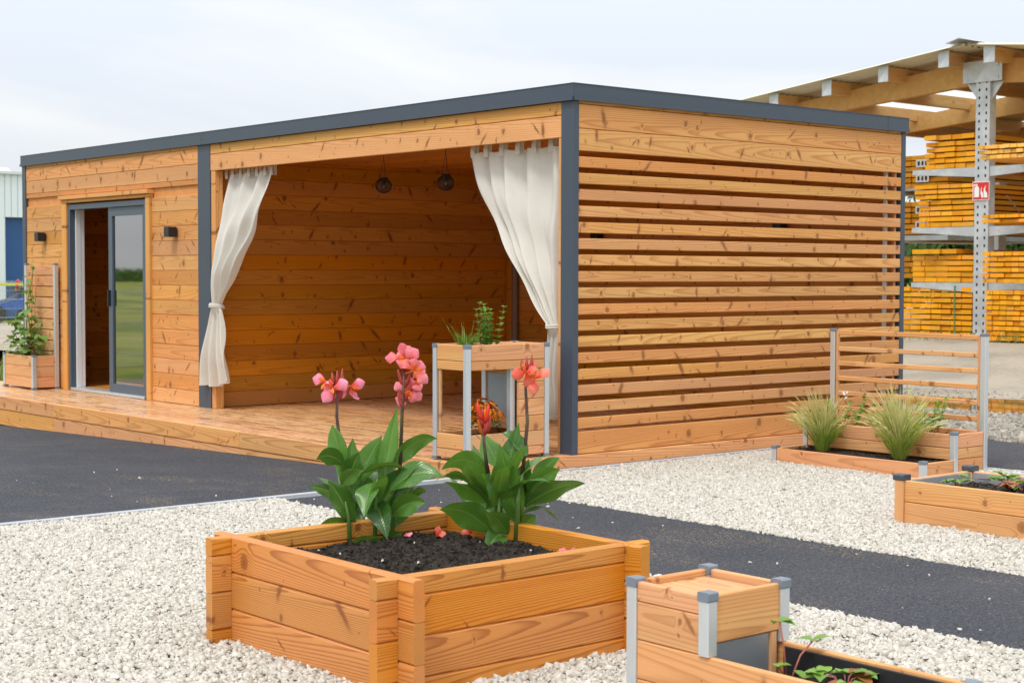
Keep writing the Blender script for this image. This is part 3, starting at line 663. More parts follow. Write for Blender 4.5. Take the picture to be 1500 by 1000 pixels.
def soil(parent, x0, x1, y0, y1, z, nx=46, ny=46, amp=.02, mound=.0, seed=0, name='soil', clods=350):
    rng = np.random.default_rng(seed); gx = np.linspace(x0, x1, nx); gy = np.linspace(y0, y1, ny)
    ph = rng.uniform(0, 6, 12)
    def zf(x, y):
        return z + mound*math.sin(math.pi*(x-x0)/(x1-x0))*math.sin(math.pi*(y-y0)/(y1-y0)) + amp*(.5*math.sin(9*x+ph[0])*math.sin(8*y+ph[1]) + .3*math.sin(23*x+ph[2]+3*y)*math.sin(21*y+ph[3]) + .2*math.sin(57*x+ph[4])*math.sin(61*y+ph[5]))
    m = MB().grid([[(x, y, zf(x, y)+rng.normal(0, amp*.12)) for y in gy] for x in gx]); m.f = [f[::-1] for f in m.f]
    s = m.build(name, M_SOIL, parent)
    cube = np.array([(-1,-1,-1),(1,-1,-1),(1,1,-1),(-1,1,-1),(-1,-1,1),(1,-1,1),(1,1,1),(-1,1,1)], float)*.5; m = MB()
    for _ in range(clods):
        x, y = rng.uniform(x0+.01, x1-.01), rng.uniform(y0+.01, y1-.01); r = rng.uniform(.002, .011)**1.0*min(1, (x1-x0)/.6+.3)
        n = len(m.v); zz = zf(x, y)
        for c in (cube*rng.uniform(.5, 1.3, (8, 1))) @ np.linalg.qr(rng.normal(0, 1, (3, 3)))[0]: m.v.append((x+c[0]*r*2, y+c[1]*r*2, zz+c[2]*r*2))
        m.f += [[n+i for i in q] for q in ((0,3,2,1),(4,5,6,7),(0,1,5,4),(1,2,6,5),(2,3,7,6),(3,0,4,7))]
    if clods: m.build('soil_clods', M_SOIL, parent, kind='stuff')
    return zf

# ------------------------------------------------------------------ canna planter
cpl = empty('canna_planter', (-4.14, -3.71, -.12), 'square planter of thick oiled larch boards with notched log corners, filled with dark soil', 'planter')
TX0, TX1, TY0, TY1, BT, EX = -4.645, -3.56, -4.25, -3.13, .046, .085
for xo in (TX0, TX1-BT):
    for (z0, z1) in ((.161, .30), (.0205, .1595), (-.12, .019)):
        plank('board', (xo, TY0-EX, z0), (xo+BT, TY1+EX, z1), W_PLANT, cpl, .007)
for yo in (TY0, TY1-BT):
    for (z0, z1) in ((.231, .2985), (.0905, .2295), (-.05, .089), (-.12, -.0515)):
        for (xa, xb) in ((TX0-EX, TX0-.001), (TX0+BT+.001, TX1-BT-.001), (TX1+.001, TX1+EX)):
            plank('board', (xa, yo, z0), (xb, yo+BT, z1), W_PLANT, cpl, .006, along=0)
csz = soil(cpl, TX0+BT, TX1-BT, TY0+BT, TY1-BT, .215, 70, 70, .020, .02, 4, clods=5000)

RV = Vector((math.sin(YAW), -math.cos(YAW), 0)); FV = Vector((math.cos(YAW), math.sin(YAW), 0)); UP = Vector((0, 0, 1))
def canna(base, k, leaves, stems, lab, seed):
    t = empty('canna_lily', base, lab, 'flowering plant', 'canna lilies in the square planter'); b = Vector(base); rng = random.Random(seed)
    def W_(s, z, d): return b + RV*s*k + UP*z*k + FV*d*k
    m = MB()
    for i in range(7):
        a = rng.uniform(0, 6.28); r = rng.uniform(.03, .11); s, d = r*math.cos(a), r*math.sin(a); top = rng.uniform(.22, .42)
        m.tube([W_(s, -.03, d), W_(s*1.1, top*.5, d*1.1), W_(s*1.3, top*.8, d*1.3)], [.010, .008, .003], 8)
    m.build('stem', M_CSTEM, t, True)
    for i, (s0, z0, s1, z1, w, arch, roll, dep) in enumerate(leaves):
        d0 = dep*.25; d1 = dep; p0, p1 = W_(s0, z0, d0), W_(s1, z1, d1)
        ax = (p1-p0).normalized(); cs = FV.cross(ax)      # blade facing the camera
        if cs.length < .05: cs = RV
        cs = cs.normalized(); rl = R(roll+rng.uniform(-28, 28)); sd = cs*math.cos(rl) + ax.cross(cs)*math.sin(rl)
        leaf('leaf', t, M_CANNA, p0, p1, w*k*1.10, RV*0 + UP*arch*k, sd, rng.uniform(.15, .5), .09, 16, 8, rng.uniform(.72, .92), seed*31+i, rng.uniform(0, .25))
    for i in range(14):
        a = rng.uniform(0, 6.28); s0, d0 = .05*math.cos(a), .05*math.sin(a); z0 = rng.uniform(.02, .22); up_ = rng.uniform(.05, .24); o_ = rng.uniform(.10, .2)
        p0, p1 = W_(s0, z0, d0), W_(s0+o_*math.cos(a), z0+up_, d0+o_*math.sin(a)); ax = (p1-p0).normalized(); cs = ax.cross(UP).normalized()
        leaf('leaf', t, M_CANNA, p0, p1, rng.uniform(.055, .085), UP*rng.uniform(.03, .08), cs, .3, .05, 12, 6, .85, seed*77+i, .2)
    for (pts, head) in stems:
        q = [W_(*p) for p in pts]; n = len(q); m = MB().tube(q, [.0085-.004*i/(n-1) for i in range(n)], 8); st = m.build('flower_stalk', M_FSTEM, t, True)
        if head: head(st, q, W_, rng)
    return t
def petal(parent, mat, p, d, nrm, ln, w, seed):
    d = Vector(d).normalized(); nrm = Vector(nrm).normalized(); sd = d.cross(nrm).normalized()
    b = Vector(p); tp = b + d*ln; up = sd.cross(d)
    P, A = leaf_geo(b, tp, w, up*ln*(.15+.35*((seed*37) % 10)/10), sd, .10, .26, 12, 8, 1.55, seed, .45); o = MB().grid(P).build('petal', mat, parent, True)
    at = o.data.attributes.new('blade', 'FLOAT_VECTOR', 'POINT'); at.data.foreach_set('vector', np.array(A, np.float32).ravel()); return o
def flower_head(mat, n, hw, hh, dens=1., bud_n=4, z_off=0.):
    def f(st, q, W_, rng):
        top = q[-1]
        for i in range(n):
            # florets: 3 petals each round a point on the spike
            c = top + UP*(z_off + rng.uniform(-hh, hh*.55)) + RV*rng.uniform(-hw, hw)*.7 + FV*rng.uniform(-hw, hw)*.45
            MB().tube([top+UP*(c-top).z*.75-UP*.012, c], [.0045, .0035], 6).build('pedicel', M_STAMEN, st, True)
            out = (c-top); out.z *= .4; a0 = rng.uniform(0, 6.28)
            for k in range(3):
                a = a0+2.1*k; d = RV*math.cos(a)*.7 + FV*math.sin(a)*.4 + UP*(rng.uniform(-.75, .9)) + out*5
                nn = -FV + UP*rng.uniform(-.1, .7) + RV*rng.uniform(-.7, .7)
                petal(st, mat, c, d, nn, rng.uniform(.058, .085), rng.uniform(.040, .058), rng.randint(0, 999))
            [petal(st, M_STAMEN, c-FV*.008, UP*rng.uniform(-.4, .8)+RV*rng.uniform(-1, 1)-FV*.3, -FV, .045, .016, rng.randint(0, 999)) for _ in range(2)]
        for i in range(bud_n):
            a = top + UP*rng.uniform(-hh*1.7, -hh*.3) ; s = rng.choice((-1, 1))
            MB().tube([a, a+UP*.018+RV*s*.012, a+UP*.05+RV*s*.022, a+UP*.068+RV*s*.026], [.004, .008, .006, .002], 7).build('bud', M_BUD, st, True)
        for i in range(3):
            s = (i-1)*.012; MB().tube([top+RV*s, top+RV*s*1.5+UP*.03, top+RV*s*1.8+UP*(.06+.008*i)], [.006, .008, .002], 7).build('bud', M_BUD, st, True)
    return f
def bud_head(st, q, W_, rng):
    top = q[-1]
    for i in range(9):
        s = rng.uniform(-1, 1); a = top+UP*rng.uniform(-.05, .02)
        MB().tube([a, a+UP*.025+RV*s*.018-FV*rng.uniform(-.01, .01), a+UP*.06+RV*s*.026, a+UP*.082+RV*s*.028], [.005, .010, .008, .002], 7).build('bud', random.choice((M_BUD, M_CORAL, M_ORGD)), st, True)
    for i in range(4): petal(st, M_ORG, top+UP*.03, RV*rng.uniform(-1, 1)+UP*.9, -FV, .04, .018, i)
def Z4(x, y, ox): return ((x-ox)/1063., (930-y)/1063.)
def LF(x0, y0, x1, y1, w, arch=0., roll=0., dep=0., ox=370): return (*Z4(x0, y0, ox), *Z4(x1, y1, ox), w/1063., arch, roll, dep)
LEFT = [LF(430,700,495,338,72,0,25,.05), LF(262,590,216,412,78,.02,15,.02), LF(285,740,305,470,92,.0,-10,.03), LF(268,580,156,555,82,.05,-35,-.05), LF(335,650,428,462,92,.02,35,.06),
        LF(478,590,668,478,78,.075,30,.08), LF(470,690,700,628,104,.085,-30,-.06), LF(315,845,212,635,92,.03,10,-.10), LF(275,745,112,684,62,.03,-40,.05), LF(395,655,372,785,100,.04,5,-.16),
        LF(405,745,468,882,92,.05,10,-.14), LF(478,800,628,735,92,.05,20,-.08), LF(318,830,92,918,48,.085,-50,-.10), LF(318,958,440,868,112,.03,15,-.14), LF(438,940,528,862,66,.02,25,-.06),
        LF(540,730,620,708,66,.03,20,.06), LF(265,665,362,596,62,.03,30,-.08), LF(425,780,535,590,125,.02,15,.0), LF(350,620,545,600,80,.06,45,-.02), LF(330,860,260,730,80,.0,20,.1),
        LF(420,840,360,640,110,0,-15,.08), LF(470,860,560,680,100,.02,0,.12), LF(300,700,240,520,80,.02,0,.12), LF(360,600,430,500,70,0,10,.14), LF(290,640,340,520,86,.0,-10,-.05)]
RIGHT = [LF(925,620,720,600,98,.10,-35,.0,950), LF(1050,830,968,478,108,.01,10,-.08,950), LF(1010,560,1052,398,52,.0,10,.02,950), LF(965,590,890,448,95,.0,10,.08,950), LF(930,650,1022,543,70,.04,40,-.04,950),
         LF(895,705,682,655,58,.13,-50,-.05,950), LF(925,735,735,638,90,.04,-30,-.10,950), LF(935,862,718,750,122,.07,-25,-.14,950), LF(985,760,972,570,112,0,-5,.02,950), LF(1095,700,1228,596,95,.04,25,-.02,950),
         LF(1075,755,1335,648,98,.05,20,-.06,950), LF(1105,660,1232,558,66,.03,40,.10,950), LF(1060,790,1242,835,62,.12,60,-.08,950), LF(915,765,1040,678,62,.03,45,-.10,950), LF(1005,870,912,762,76,.04,-20,-.16,950),
         LF(985,870,912,945,84,.05,20,-.16,950), LF(1030,965,1118,895,86,.03,10,-.12,950), LF(1105,922,1238,945,46,.04,50,-.12,950), LF(1085,540,975,448,66,.05,20,.04,950), LF(1055,880,1125,790,92,.02,20,-.02,950),
         LF(1020,780,1095,560,105,.0,15,.06,950), LF(1010,860,1060,700,90,.0,-15,.10,950), LF(950,860,905,720,80,.0,10,.10,950), LF(1000,640,1010,470,80,.0,-10,.12,950)]
canna((-4.022, -3.184, .20), 1.0, LEFT, [([(-.10, .3, .02), (-.125, .52, .02), (-.123, .64, .02)], flower_head(M_PINK2, 3, .085, .05)), ([(.13, .3, .03), (.142, .60, .03), (.148, .705, .03)], flower_head(M_PINK, 7, .085, .10, bud_n=6))],
      'canna lily with two pink flower spikes standing at the left of the square planter', 3)
canna((-3.642, -3.537, .20), 1.0, RIGHT, [([(.11, .28, .03), (.13, .50, .03), (.122, .64, .03), (.126, .70, .03)], flower_head(M_CORAL, 2, .09, .035, bud_n=8, z_off=-.01)), ([(-.03, .3, -.02), (-.045, .42, -.02), (-.045, .49, -.02)], bud_head)],
      'canna lily with a ragged coral flower and a red bud spike', 4)
# fallen petals and pebbles on the soil
for i, (x, y, mt, lab) in enumerate(((-3.961, -3.344, M_PINK2, 'flat magenta petal lying on the soil beside the left canna'), (-3.80, -3.35, M_CORAL, 'crumpled red blossom lying on the soil between the cannas'), (-3.66, -3.40, M_CORAL, 'coral blossom lying on the soil just left of the right canna'), (-3.64, -3.98, M_PINK, 'fallen pink canna flower on the soil near the right board'))):
    o = empty('fallen_blossom', (x, y, csz(x, y)+.012), lab, 'petal', 'fallen canna blossoms')
    for k in range(1 if i == 0 else 4): petal(o, mt, (x, y, csz(x, y)+.014), RV*random.uniform(-1, 1)+FV*random.uniform(-.5, .5)+UP*.25, UP-FV*.5, .045, .03, i*7+k)
m = MB()
rng = random.Random(5)
for i in range(60):
    x, y = rng.uniform(TX0+.08, TX1-.08), rng.uniform(TY0+.08, TY1-.08); r = rng.choice((.0015, .002, .002, .003, .005)); m.tube([(x-r, y, csz(x, y)+r), (x, y, csz(x, y)+2*r), (x+r, y+r, csz(x, y)+r)], [r*.5, r, r*.6], 5)
tag(m.build('pebbles', M_STONE), 'tiny white pebbles and perlite specks lying on the planter soil', 'pebbles', kind='stuff')

# ------------------------------------------------------------------ generic leafy growth made of many small blades
def blades(parent, name, mat, items, kind=None):
    m = MB()
    for (b, tp, w, arch, sd) in items:
        P, _ = leaf_geo(b, tp, w, arch, sd, .2, .03, 5, 2, .8, random.randint(0, 999)); m.grid(P)
    return m.build(name, mat, parent, True, kind)
def leafy_stems(parent, base, n, h, spread, lw, ll, rng, mat=M_LEAF, step=.035, lean=.1):
    ms = MB(); items = []
    for i in range(n):
        a = rng.uniform(0, 6.28); r = rng.uniform(0, spread); p = Vector(base) + Vector((r*math.cos(a), r*math.sin(a), 0))
        hh = h*rng.uniform(.7, 1); tp = p + Vector((math.cos(a)*lean*hh*rng.uniform(.2, 1), math.sin(a)*lean*hh*rng.uniform(.2, 1), hh))
        ms.tube([p, (p+tp)/2+Vector((rng.uniform(-.01, .01), rng.uniform(-.01, .01), 0)), tp], [.003, .0025, .0015], 5)
        nn = max(2, int(hh/step))
        for k in range(1, nn+1):
            q = p.lerp(tp, k/nn); sc = (1.05-.55*k/nn)
            for s in (0, 1):
                b = k*1.57+s*math.pi+rng.uniform(-.3, .3); d = Vector((math.cos(b), math.sin(b), rng.uniform(.0, .6)))
                e = q + d*ll*sc; items.append((q, e, lw*sc, (0, 0, .25*ll), None))
    ms.build('stems', M_CSTEM, parent, True); blades(parent, 'foliage', mat, items)

# ------------------------------------------------------------------ two-tier cabinet planter on the deck
cab = empty('planter_cabinet', (-.54, .26, 0), 'two tier larch planter cabinet on aluminium legs standing on the deck corner', 'planter')
AX, CX, FY, BY, MX = -.90, -.185, .085, .43, -.47
for (x, y) in ((AX, BY), (AX, FY), (CX, FY), (CX, BY)): post(cab, x, y, .001, .815, .041, foot=True)
for y in (FY+.045, BY-.02): boxpart('inner_post', (MX-.022, y-.022, .19), (MX+.022, y+.022, .64), M_ALU, cab)
h = .023; T = .022
def ring(z0, z1, x1=CX, front=True):
    plank('board', (AX+h+.001, FY-.014, z0), (x1-h-.001, FY+.008, z1), W_BED, cab); plank('board', (AX+h+.001, BY-.008, z0), (x1-h-.001, BY+.014, z1), W_BED, cab)
    plank('board', (AX-.014, FY+h+.001, z0), (AX+.008, BY-h-.001, z1), W_BED, cab); plank('board', (x1-.008, FY+h+.001, z0), (x1+.014, BY-h-.001, z1), W_BED, cab)
ring(.70, .81); ring(.635, .697); ring(.085, .19); ring(.025, .082)
for (z0, z1) in ((.193, .30), (.303, .42), (.423, .54), (.543, .632)):
    plank('board', (MX+.024, FY-.014, z0), (CX-h-.001, FY+.008, z1), W_BED, cab); plank('board', (MX+.024, BY-.008, z0), (CX-h-.001, BY+.014, z1), W_BED, cab); plank('board', (CX-.008, FY+h+.001, z0), (CX+.014, BY-h-.001, z1), W_BED, cab)
boxpart('hatch', (MX-.008, FY+.07, .285), (MX+.004, BY-.045, .595), M_STEEL, cab)
plank('hatch_rail', (MX-.014, FY+.07, .597), (MX+.01, BY-.045, .634), W_BED, cab); plank('hatch_rail', (MX-.014, FY+.07, .21), (MX+.01, BY-.045, .283), W_BED, cab); plank('hatch_rail', (MX-.014, BY-.0445, .21), (MX+.01, BY-.02, .60), W_BED, cab)
plank('side_strip', (AX-.005, BY-.05, .20), (AX+.015, BY-.028, .632), W_BED, cab)
plank('lid_board', (MX+.04, FY+.012, .785), (CX-.03, (FY+BY)/2-.002, .805), W_BED, cab, along=0); plank('lid_board', (MX+.04, (FY+BY)/2+.002, .785), (CX-.03, BY-.012, .805), W_BED, cab, along=0)
plank('divider', (MX+.01, FY+.01, .64), (MX+.032, BY-.01, .80), W_BED, cab)
boxpart('tray', (AX+.012, FY+.012, .642), (CX-.012, BY-.012, .66), M_LINER, cab)
soil(cab, AX+.01, MX, FY+.01, BY-.01, .765, 14, 14, .008, 0, 1, clods=60); soil(cab, AX+.01, MX-.02, FY+.01, BY-.01, .155, 14, 14, .008, 0, 2, clods=60)
rng = random.Random(11)
mint = empty('mint_plant', (-.61, .20, .77), 'upright bushy mint with small oval leaves in the top tray', 'herb')
leafy_stems(mint, (-.60, .21, .765), 10, .33, .06, .050, .058, rng, M_LEAF, .040, .22)
chv = empty('chive_tuft', (-.74, .22, .77), 'thin spiky tuft of chives in the top tray beside the mint', 'herb')
it = []
for i in range(150):
    a = rng.uniform(0, 6.28); r = rng.uniform(0, .05); p = Vector((-.80+r*math.cos(a), .22+r*math.sin(a), .765)); l = rng.uniform(.07, .15) * (1.9 if rng.random() < .06 else 1)
    it.append((p, p+Vector((math.cos(a)*l*.55, math.sin(a)*l*.55, l)), .003, (0, 0, .02), None))
blades(chv, 'blade_tuft', M_LEAF, it, 'stuff')
mum = empty('chrysanthemum', (-.69, .24, .16), 'bushy pot mum with orange and rust blossoms in the lower box', 'flowering plant')
it = []; cx, cy, cz = -.68, .178, .20
for i in range(150):
    a = rng.uniform(0, 6.28); e = rng.uniform(0, 1.2); r = .13; p = Vector((cx, cy, cz)); d = Vector((math.cos(a)*math.cos(e), math.sin(a)*math.cos(e), math.sin(e)*.9+.12)); q = p + d*r*rng.uniform(.5, 1.05)
    it.append((q, q+d*.035+Vector((rng.uniform(-.02, .02), rng.uniform(-.02, .02), 0)), .02, (0, 0, .008), None))
blades(mum, 'foliage', M_LEAFD, it)
for i in range(170):
    a = rng.uniform(0, 6.28); e = math.asin(rng.uniform(.28, 1)); d = Vector((math.cos(a)*math.cos(e), math.sin(a)*math.cos(e), math.sin(e))); q = Vector((cx, cy, cz+.035)) + Vector((d.x*.14, d.y*.12, d.z*.17))*rng.uniform(.72, 1.14)
    m = MB()
    for k in range(9):
        b = 2*math.pi*k/9; t1 = d.orthogonal().normalized(); t2 = d.cross(t1); dd = (t1*math.cos(b) + t2*math.sin(b))*.9 + d*.55; P, _ = leaf_geo(q, q+dd*rng.uniform(.018, .027), .017, d*.004, None, .1, 0, 3, 2, .7, k); m.grid(P)
    m.build('blossom', M_ORG if rng.random() < .62 else M_ORGD, mum, True)

# ------------------------------------------------------------------ planter with lattice screen by the door
lp = empty('screen_planter', (-.18, 8.9, 0), 'larch box planter with tall slatted screen and aluminium posts, left of the sliding door', 'planter')
x0, x1, y0, y1 = -.315, -.05, 8.56, 9.34
for (x, y, z) in ((x0, y0, .385), (x0, y1, .385), (x1, y0, 1.41), (x1, y1, 1.41)): post(lp, x, y, .001, z, .046, M_CAP, foot=True, capz=.02)
for (z0, z1) in ((.02, .135), (.138, .255), (.258, .375)):
    plank('board', (x0-.012, y0+.025, z0), (x0+.01, y1-.025, z1), W_BED, lp); plank('board', (x0+.025, y0-.012, z0), (x1-.025, y0+.01, z1), W_BED, lp); plank('board', (x0+.025, y1-.01, z0), (x1-.025, y1+.012, z1), W_BED, lp)
for i in range(9):
    z0 = .30 + .122*i; plank('screen_board', (x1-.008, y0+.045, z0), (x1+.012, y1-.045, z0+.112), W_BED, lp)
plank('screen_stile', (x1-.012, y0+.024, .28), (x1+.014, y0+.044, 1.38), W_BED, lp); plank('screen_stile', (x1-.012, y1-.044, .28), (x1+.014, y1-.024, 1.38), W_BED, lp)
soil(lp, x0+.01, x1-.01, y0+.01, y1-.01, .345, 12, 20, .008, 0, 3, clods=60)
bean = empty('climbing_bean', (-.18, 9.0, .35), 'climbing bean with broad leaves and red flowers in front of the slatted screen', 'climbing plant')
rng = random.Random(21); it = []; ms = MB()
for (s, top, yb) in ((0, .98, 8.97), (1, .80, 9.02), (2, .45, 8.86), (3, .42, 9.12)):
    pts = [Vector((-.18+.03*math.sin(k*1.3+s), yb+(.03*math.sin(k*.9+s)) + (.0 if s < 2 else (.14*k/6 if s == 3 else -.10*k/6)), .35+top*k/6)) for k in range(7)]; ms.tube(pts, .005, 5)
    for k in range(1, 7):
        for j in range(6 if k < 4 else 4):
            a = rng.uniform(0, 6.28); q = pts[k] + Vector((0, 0, rng.uniform(-.08, .05))); rr = rng.uniform(.03, .10)*(1.3 if k < 4 else .65)
            b = q + Vector((math.cos(a)*rr*.8-.02, math.sin(a)*rr*1.2, rng.uniform(-.01, .04))); ln = rng.uniform(.07, .13)*(1.25 if k < 4 else .75)
            it.append((b, b+Vector((math.cos(a)*ln*.7-.02, math.sin(a)*ln*.8, -rng.uniform(.01, .07))), ln*.75, (0, 0, .02), None))
for i in range(10):
    b = Vector((-.26, 9.28+rng.uniform(-.16, .12), .40+rng.uniform(.0, .22))); ln = .13; it.append((b, b+Vector((-.05, rng.uniform(-.08, .12), rng.uniform(-.05, .05))), .10, (0, 0, .03), None))
ms.build('vines', M_CSTEM, bean, True); blades(bean, 'foliage', M_BEAN, it)
for i in range(7):
    q = Vector((-.22, 9.16+rng.uniform(-.06, .06), 1.16+rng.uniform(-.06, .07))); petal(bean, M_CORAL, q, Vector((-.3, rng.uniform(-1, 1), rng.uniform(-.3, .8))), -FV, .035, .03, i)
for y in (8.93, 9.02): MB().tube([(-.15, y, .34), (-.12, y, 1.32)], .005, 6).build('cane', W_BED, bean)

# ------------------------------------------------------------------ terraced bed with trellis
tb = empty('trellis_bed', (1.9, -1.25, -.1), 'two tier larch bed with tall open trellis in front of the slatted wall', 'raised bed')
X0, XM, X1, Y0, Y1 = 1.52, 1.88, 2.24, -1.92, -.60
for (x, y, z, cc) in ((X1, Y0, .885, M_CAP), (X1, Y1+.03, .885, M_CAP), (X0, Y0, .02, M_CAP), (X0, Y1, .02, M_CAP), (XM, Y0, .20, M_CAP), (XM, Y1, .20, M_CAP)): post(tb, x, y, -.115, z, .044, cc, capz=.024)
plank('board', (X0-.014, Y0+.026, -.115), (X0+.010, Y1-.026, .003), W_BED, tb)
for y in (Y0, Y1):
    s = -.014 if y == Y0 else -.010
    plank('board', (X0+.026, y+s, -.115), (XM-.026, y+s+.024, .003), W_BED, tb); plank('board', (XM+.026, y+s, -.115), (X1-.026, y+s+.024, .003), W_BED, tb)
    plank('board', (XM+.026, y+s, .006), (X1-.026, y+s+.024, .08), W_BED, tb); plank('board', (XM+.026, y+s, .083), (X1-.026, y+s+.024, .182), W_BED, tb)
plank('board', (XM-.014, Y0+.026, .083), (XM+.010, Y1-.026, .182), W_BED, tb); plank('board', (XM-.014, Y0+.026, .0), (XM+.010, Y1-.026, .080), W_BED, tb)
plank('board', (X1-.010, Y0+.026, -.1), (X1+.014, Y1+.003, .06), W_BED, tb); plank('board', (X1-.010, Y0+.026, .063), (X1+.014, Y1+.003, .182), W_BED, tb)
for zt in (.872, .745, .632, .517, .402, .285): plank('trellis_slat', (X1-.008, Y0+.052, zt-.036), (X1+.010, Y1-.020, zt), W_BED, tb)
for (ya, yb) in ((Y0+.027, Y0+.051), (Y1-.019, Y1+.004)): plank('trellis_stile', (X1-.012, ya, .185), (X1+.014, yb, .872), W_BED, tb)
soil(tb, X0+.01, XM-.015, Y0+.02, Y1-.02, -.015, 14, 40, .012, 0, 5, clods=260); soil(tb, XM+.011, X1-.012, Y0+.02, Y1-.02, .15, 14, 40, .012, 0, 6, clods=200)
rng = random.Random(31)
def feather_grass(x, y, z, h, lab):
    g = empty('feather_grass', (x, y, z), lab, 'ornamental grass', 'feather grass tufts in the trellis bed'); it = []; it2 = []
    for i in range(330):
        a = rng.uniform(0, 6.28); r = rng.uniform(0, .045); p = Vector((x+r*math.cos(a), y+r*math.sin(a), z)); l = h*rng.uniform(.45, .95); e = rng.uniform(.05, .72)
        it.append((p, p+Vector((math.cos(a)*l*e, math.sin(a)*l*e, l*(1-e*e*.55))), .0030, (0, 0, l*.16), None))
    for i in range(250):
        a = rng.gauss(2.4, 1.6); r = rng.uniform(0, .04); p = Vector((x+r*math.cos(a), y+r*math.sin(a), z+.08)); l = h*rng.uniform(.75, 1.15); e = rng.uniform(.08, .92)
        it2.append((p, p+Vector((math.cos(a)*l*e, math.sin(a)*l*e, l*(1-e*e*.7))), .0034, (0, 0, l*.26), None))
    blades(g, 'green_blades', M_GRASS, it, 'stuff'); blades(g, 'seed_plumes', M_STRAW, it2, 'stuff')
feather_grass(1.69, -.91, -.01, .37, 'smaller feather grass tuft in the lower tier, towards the slatted wall')
feather_grass(1.69, -1.60, -.01, .44, 'taller feather grass tuft with pale plumes in the lower tier, near the aluminium post')
for (y, h_, n_, lab) in ((-.80, .20, 6, 'leafy vegetable plant with small white flowers at the upper tier behind the left grass tuft'), (-1.12, .10, 5, 'low sprawling leafy plant in the upper tier between the two grass tufts'), (-1.58, .24, 6, 'leafy tomato-like plant in the upper tier right of the tall grass tuft')):
    v = empty('vegetable_plant', (2.05, y, .15), lab, 'plant', 'young plants in the upper tier'); leafy_stems(v, (2.05, y, .15), n_+2, h_*1.15, .12, .062, .07, rng, M_LEAF, .045, .5)
    if y == -.80: 
        for i in range(4): petal(v, M_WHITE, (2.03+rng.uniform(-.05, .05), y+rng.uniform(-.1, .1), .38+rng.uniform(-.04, .03)), UP, -FV, .02, .02, i)

# ------------------------------------------------------------------ strawberries
def strawberry(parent, c, n, r, size, rng, mats=(M_LEAF, M_LEAF, M_LEAF, M_RED), h=.05):
    ms = MB()
    for i in range(n):
        a = rng.uniform(0, 6.28); d = Vector((math.cos(a), math.sin(a), 0)); hh = h*rng.uniform(.5, 1.4); q = Vector(c) + d*r*rng.uniform(.3, 1) + UP*hh; ms.tube([Vector(c), (Vector(c)+q)/2+UP*hh*.4, q], .0022, 5)
        mt = rng.choice(mats)
        for k in (-1, 0, 1):
            b = a+k*1.25; e = Vector((math.cos(b), math.sin(b), rng.uniform(-.25, .25))); leaf('leaf', parent, mt, q, q+e*size*rng.uniform(.85, 1.1), size*.8, (0, 0, .18*size), None, .25, .06, 6, 4, .62, rng.randint(0, 999))
    ms.build('stems', M_RUNN, parent, True)

# low bed at the right edge
lb = empty('strawberry_bed', (.1, -3.7, -.1), 'low larch bed with dark post caps and grey felt lining at the right', 'raised bed')
X0, X1, Y1, Y0, ZT = -.20, .47, -3.00, -4.6, .145
for (x, y) in ((X0, Y1), (X1, Y1), (X0, Y0), (X1, Y0)):
    plank('post', (x-.03, y-.03, -.115), (x+.03, y+.03, ZT-.008), W_BED, lb, along=2); boxpart('post_cap', (x-.036, y-.036, ZT-.008), (x+.036, y+.036, ZT+.026), M_CAPD, lb, .006)
for (z0, z1) in ((-.115, .016), (.019, ZT-.006)):
    for x in (X0, X1): plank('board', (x-.014, Y0+.031, z0), (x+.012, Y1-.031, z1), W_BED, lb)
    for y in (Y0, Y1): plank('board', (X0+.031, y-.012, z0), (X1-.031, y+.014, z1), W_BED, lb)
boxpart('felt_lining', (X0+.03, Y1-.020, .0), (X1-.03, Y1-.0125, ZT-.012), M_FELT, lb); boxpart('felt_lining', (X1-.022, Y0+.04, .0), (X1-.0145, Y1-.03, ZT-.012), M_FELT, lb)
soil(lb, X0+.013, X1-.02, Y0+.02, Y1-.02, .075, 30, 60, .014, .02, 8, clods=420)
rng = random.Random(41)
for (x, y, n_, sz, mats, lab) in ((.10, -3.16, 5, .065, (M_LEAF,), 'small strawberry plant in the left corner of the low felt-lined bed'), (.38, -3.30, 6, .07, (M_LEAF,), 'strawberry plant near the back post cap of the low felt-lined bed'), (.20, -3.52, 9, .075, (M_LEAF, M_LEAF, M_RED), 'strawberry plant with red and green leaves at the right frame edge')):
    s = empty('strawberry_plant', (x, y, .09), lab, 'strawberry plant', 'strawberry plants in the beds'); strawberry(s, (x, y, .085), n_, .07, sz, rng, mats, .05)
    m = MB().tube([(x, y, .095), (x+.08, y+.05, .115), (x+.05, y+.22, .10)], .003, 5).build('runner', M_RUNN, s, True)

# small worm-bin box with bed, bottom right
wb = empty('compost_box_bed', (-4.0, -5.4, -.1), 'foreground larch bed with raised lidded compost box and grey capped corner posts', 'raised bed')
X0, X1, Y1, Y0, ZT = -4.195, -3.86, -4.905, -5.215, .345
for (x, y) in ((X0, Y1), (X0, Y0), (X1, Y1), (X1, Y0)):
    post(wb, x, y, -.115 if y == Y1 else .150, ZT, .042, M_CAP, capz=.030)
for (z0, z1) in ((.272, .333), (.150, .270)):
    plank('board', (X0-.012, Y0+.022, z0), (X0+.010, Y1-.022, z1), W_BED, wb); plank('board', (X1-.010, Y0+.022, z0), (X1+.012, Y1-.022, z1), W_BED, wb); plank('board', (X0+.022, Y1-.010, z0), (X1-.022, Y1+.012, z1), W_BED, wb)
plank('board', (X0+.022, Y0-.012, .185), (X1-.022, Y0+.010, .333), W_BED, wb)
YE = -6.1
for (z0, z1) in ((.026, .148), (-.115, .024)):
    plank('board', (X0-.012, YE, z0), (X0+.010, Y1-.022, z1), W_BED, wb); plank('board', (X1-.010, YE, z0), (X1+.012, Y1-.022, z1), W_BED, wb); plank('board', (X0+.022, Y1-.010, z0), (X1-.022, Y1+.012, z1), W_BED, wb)
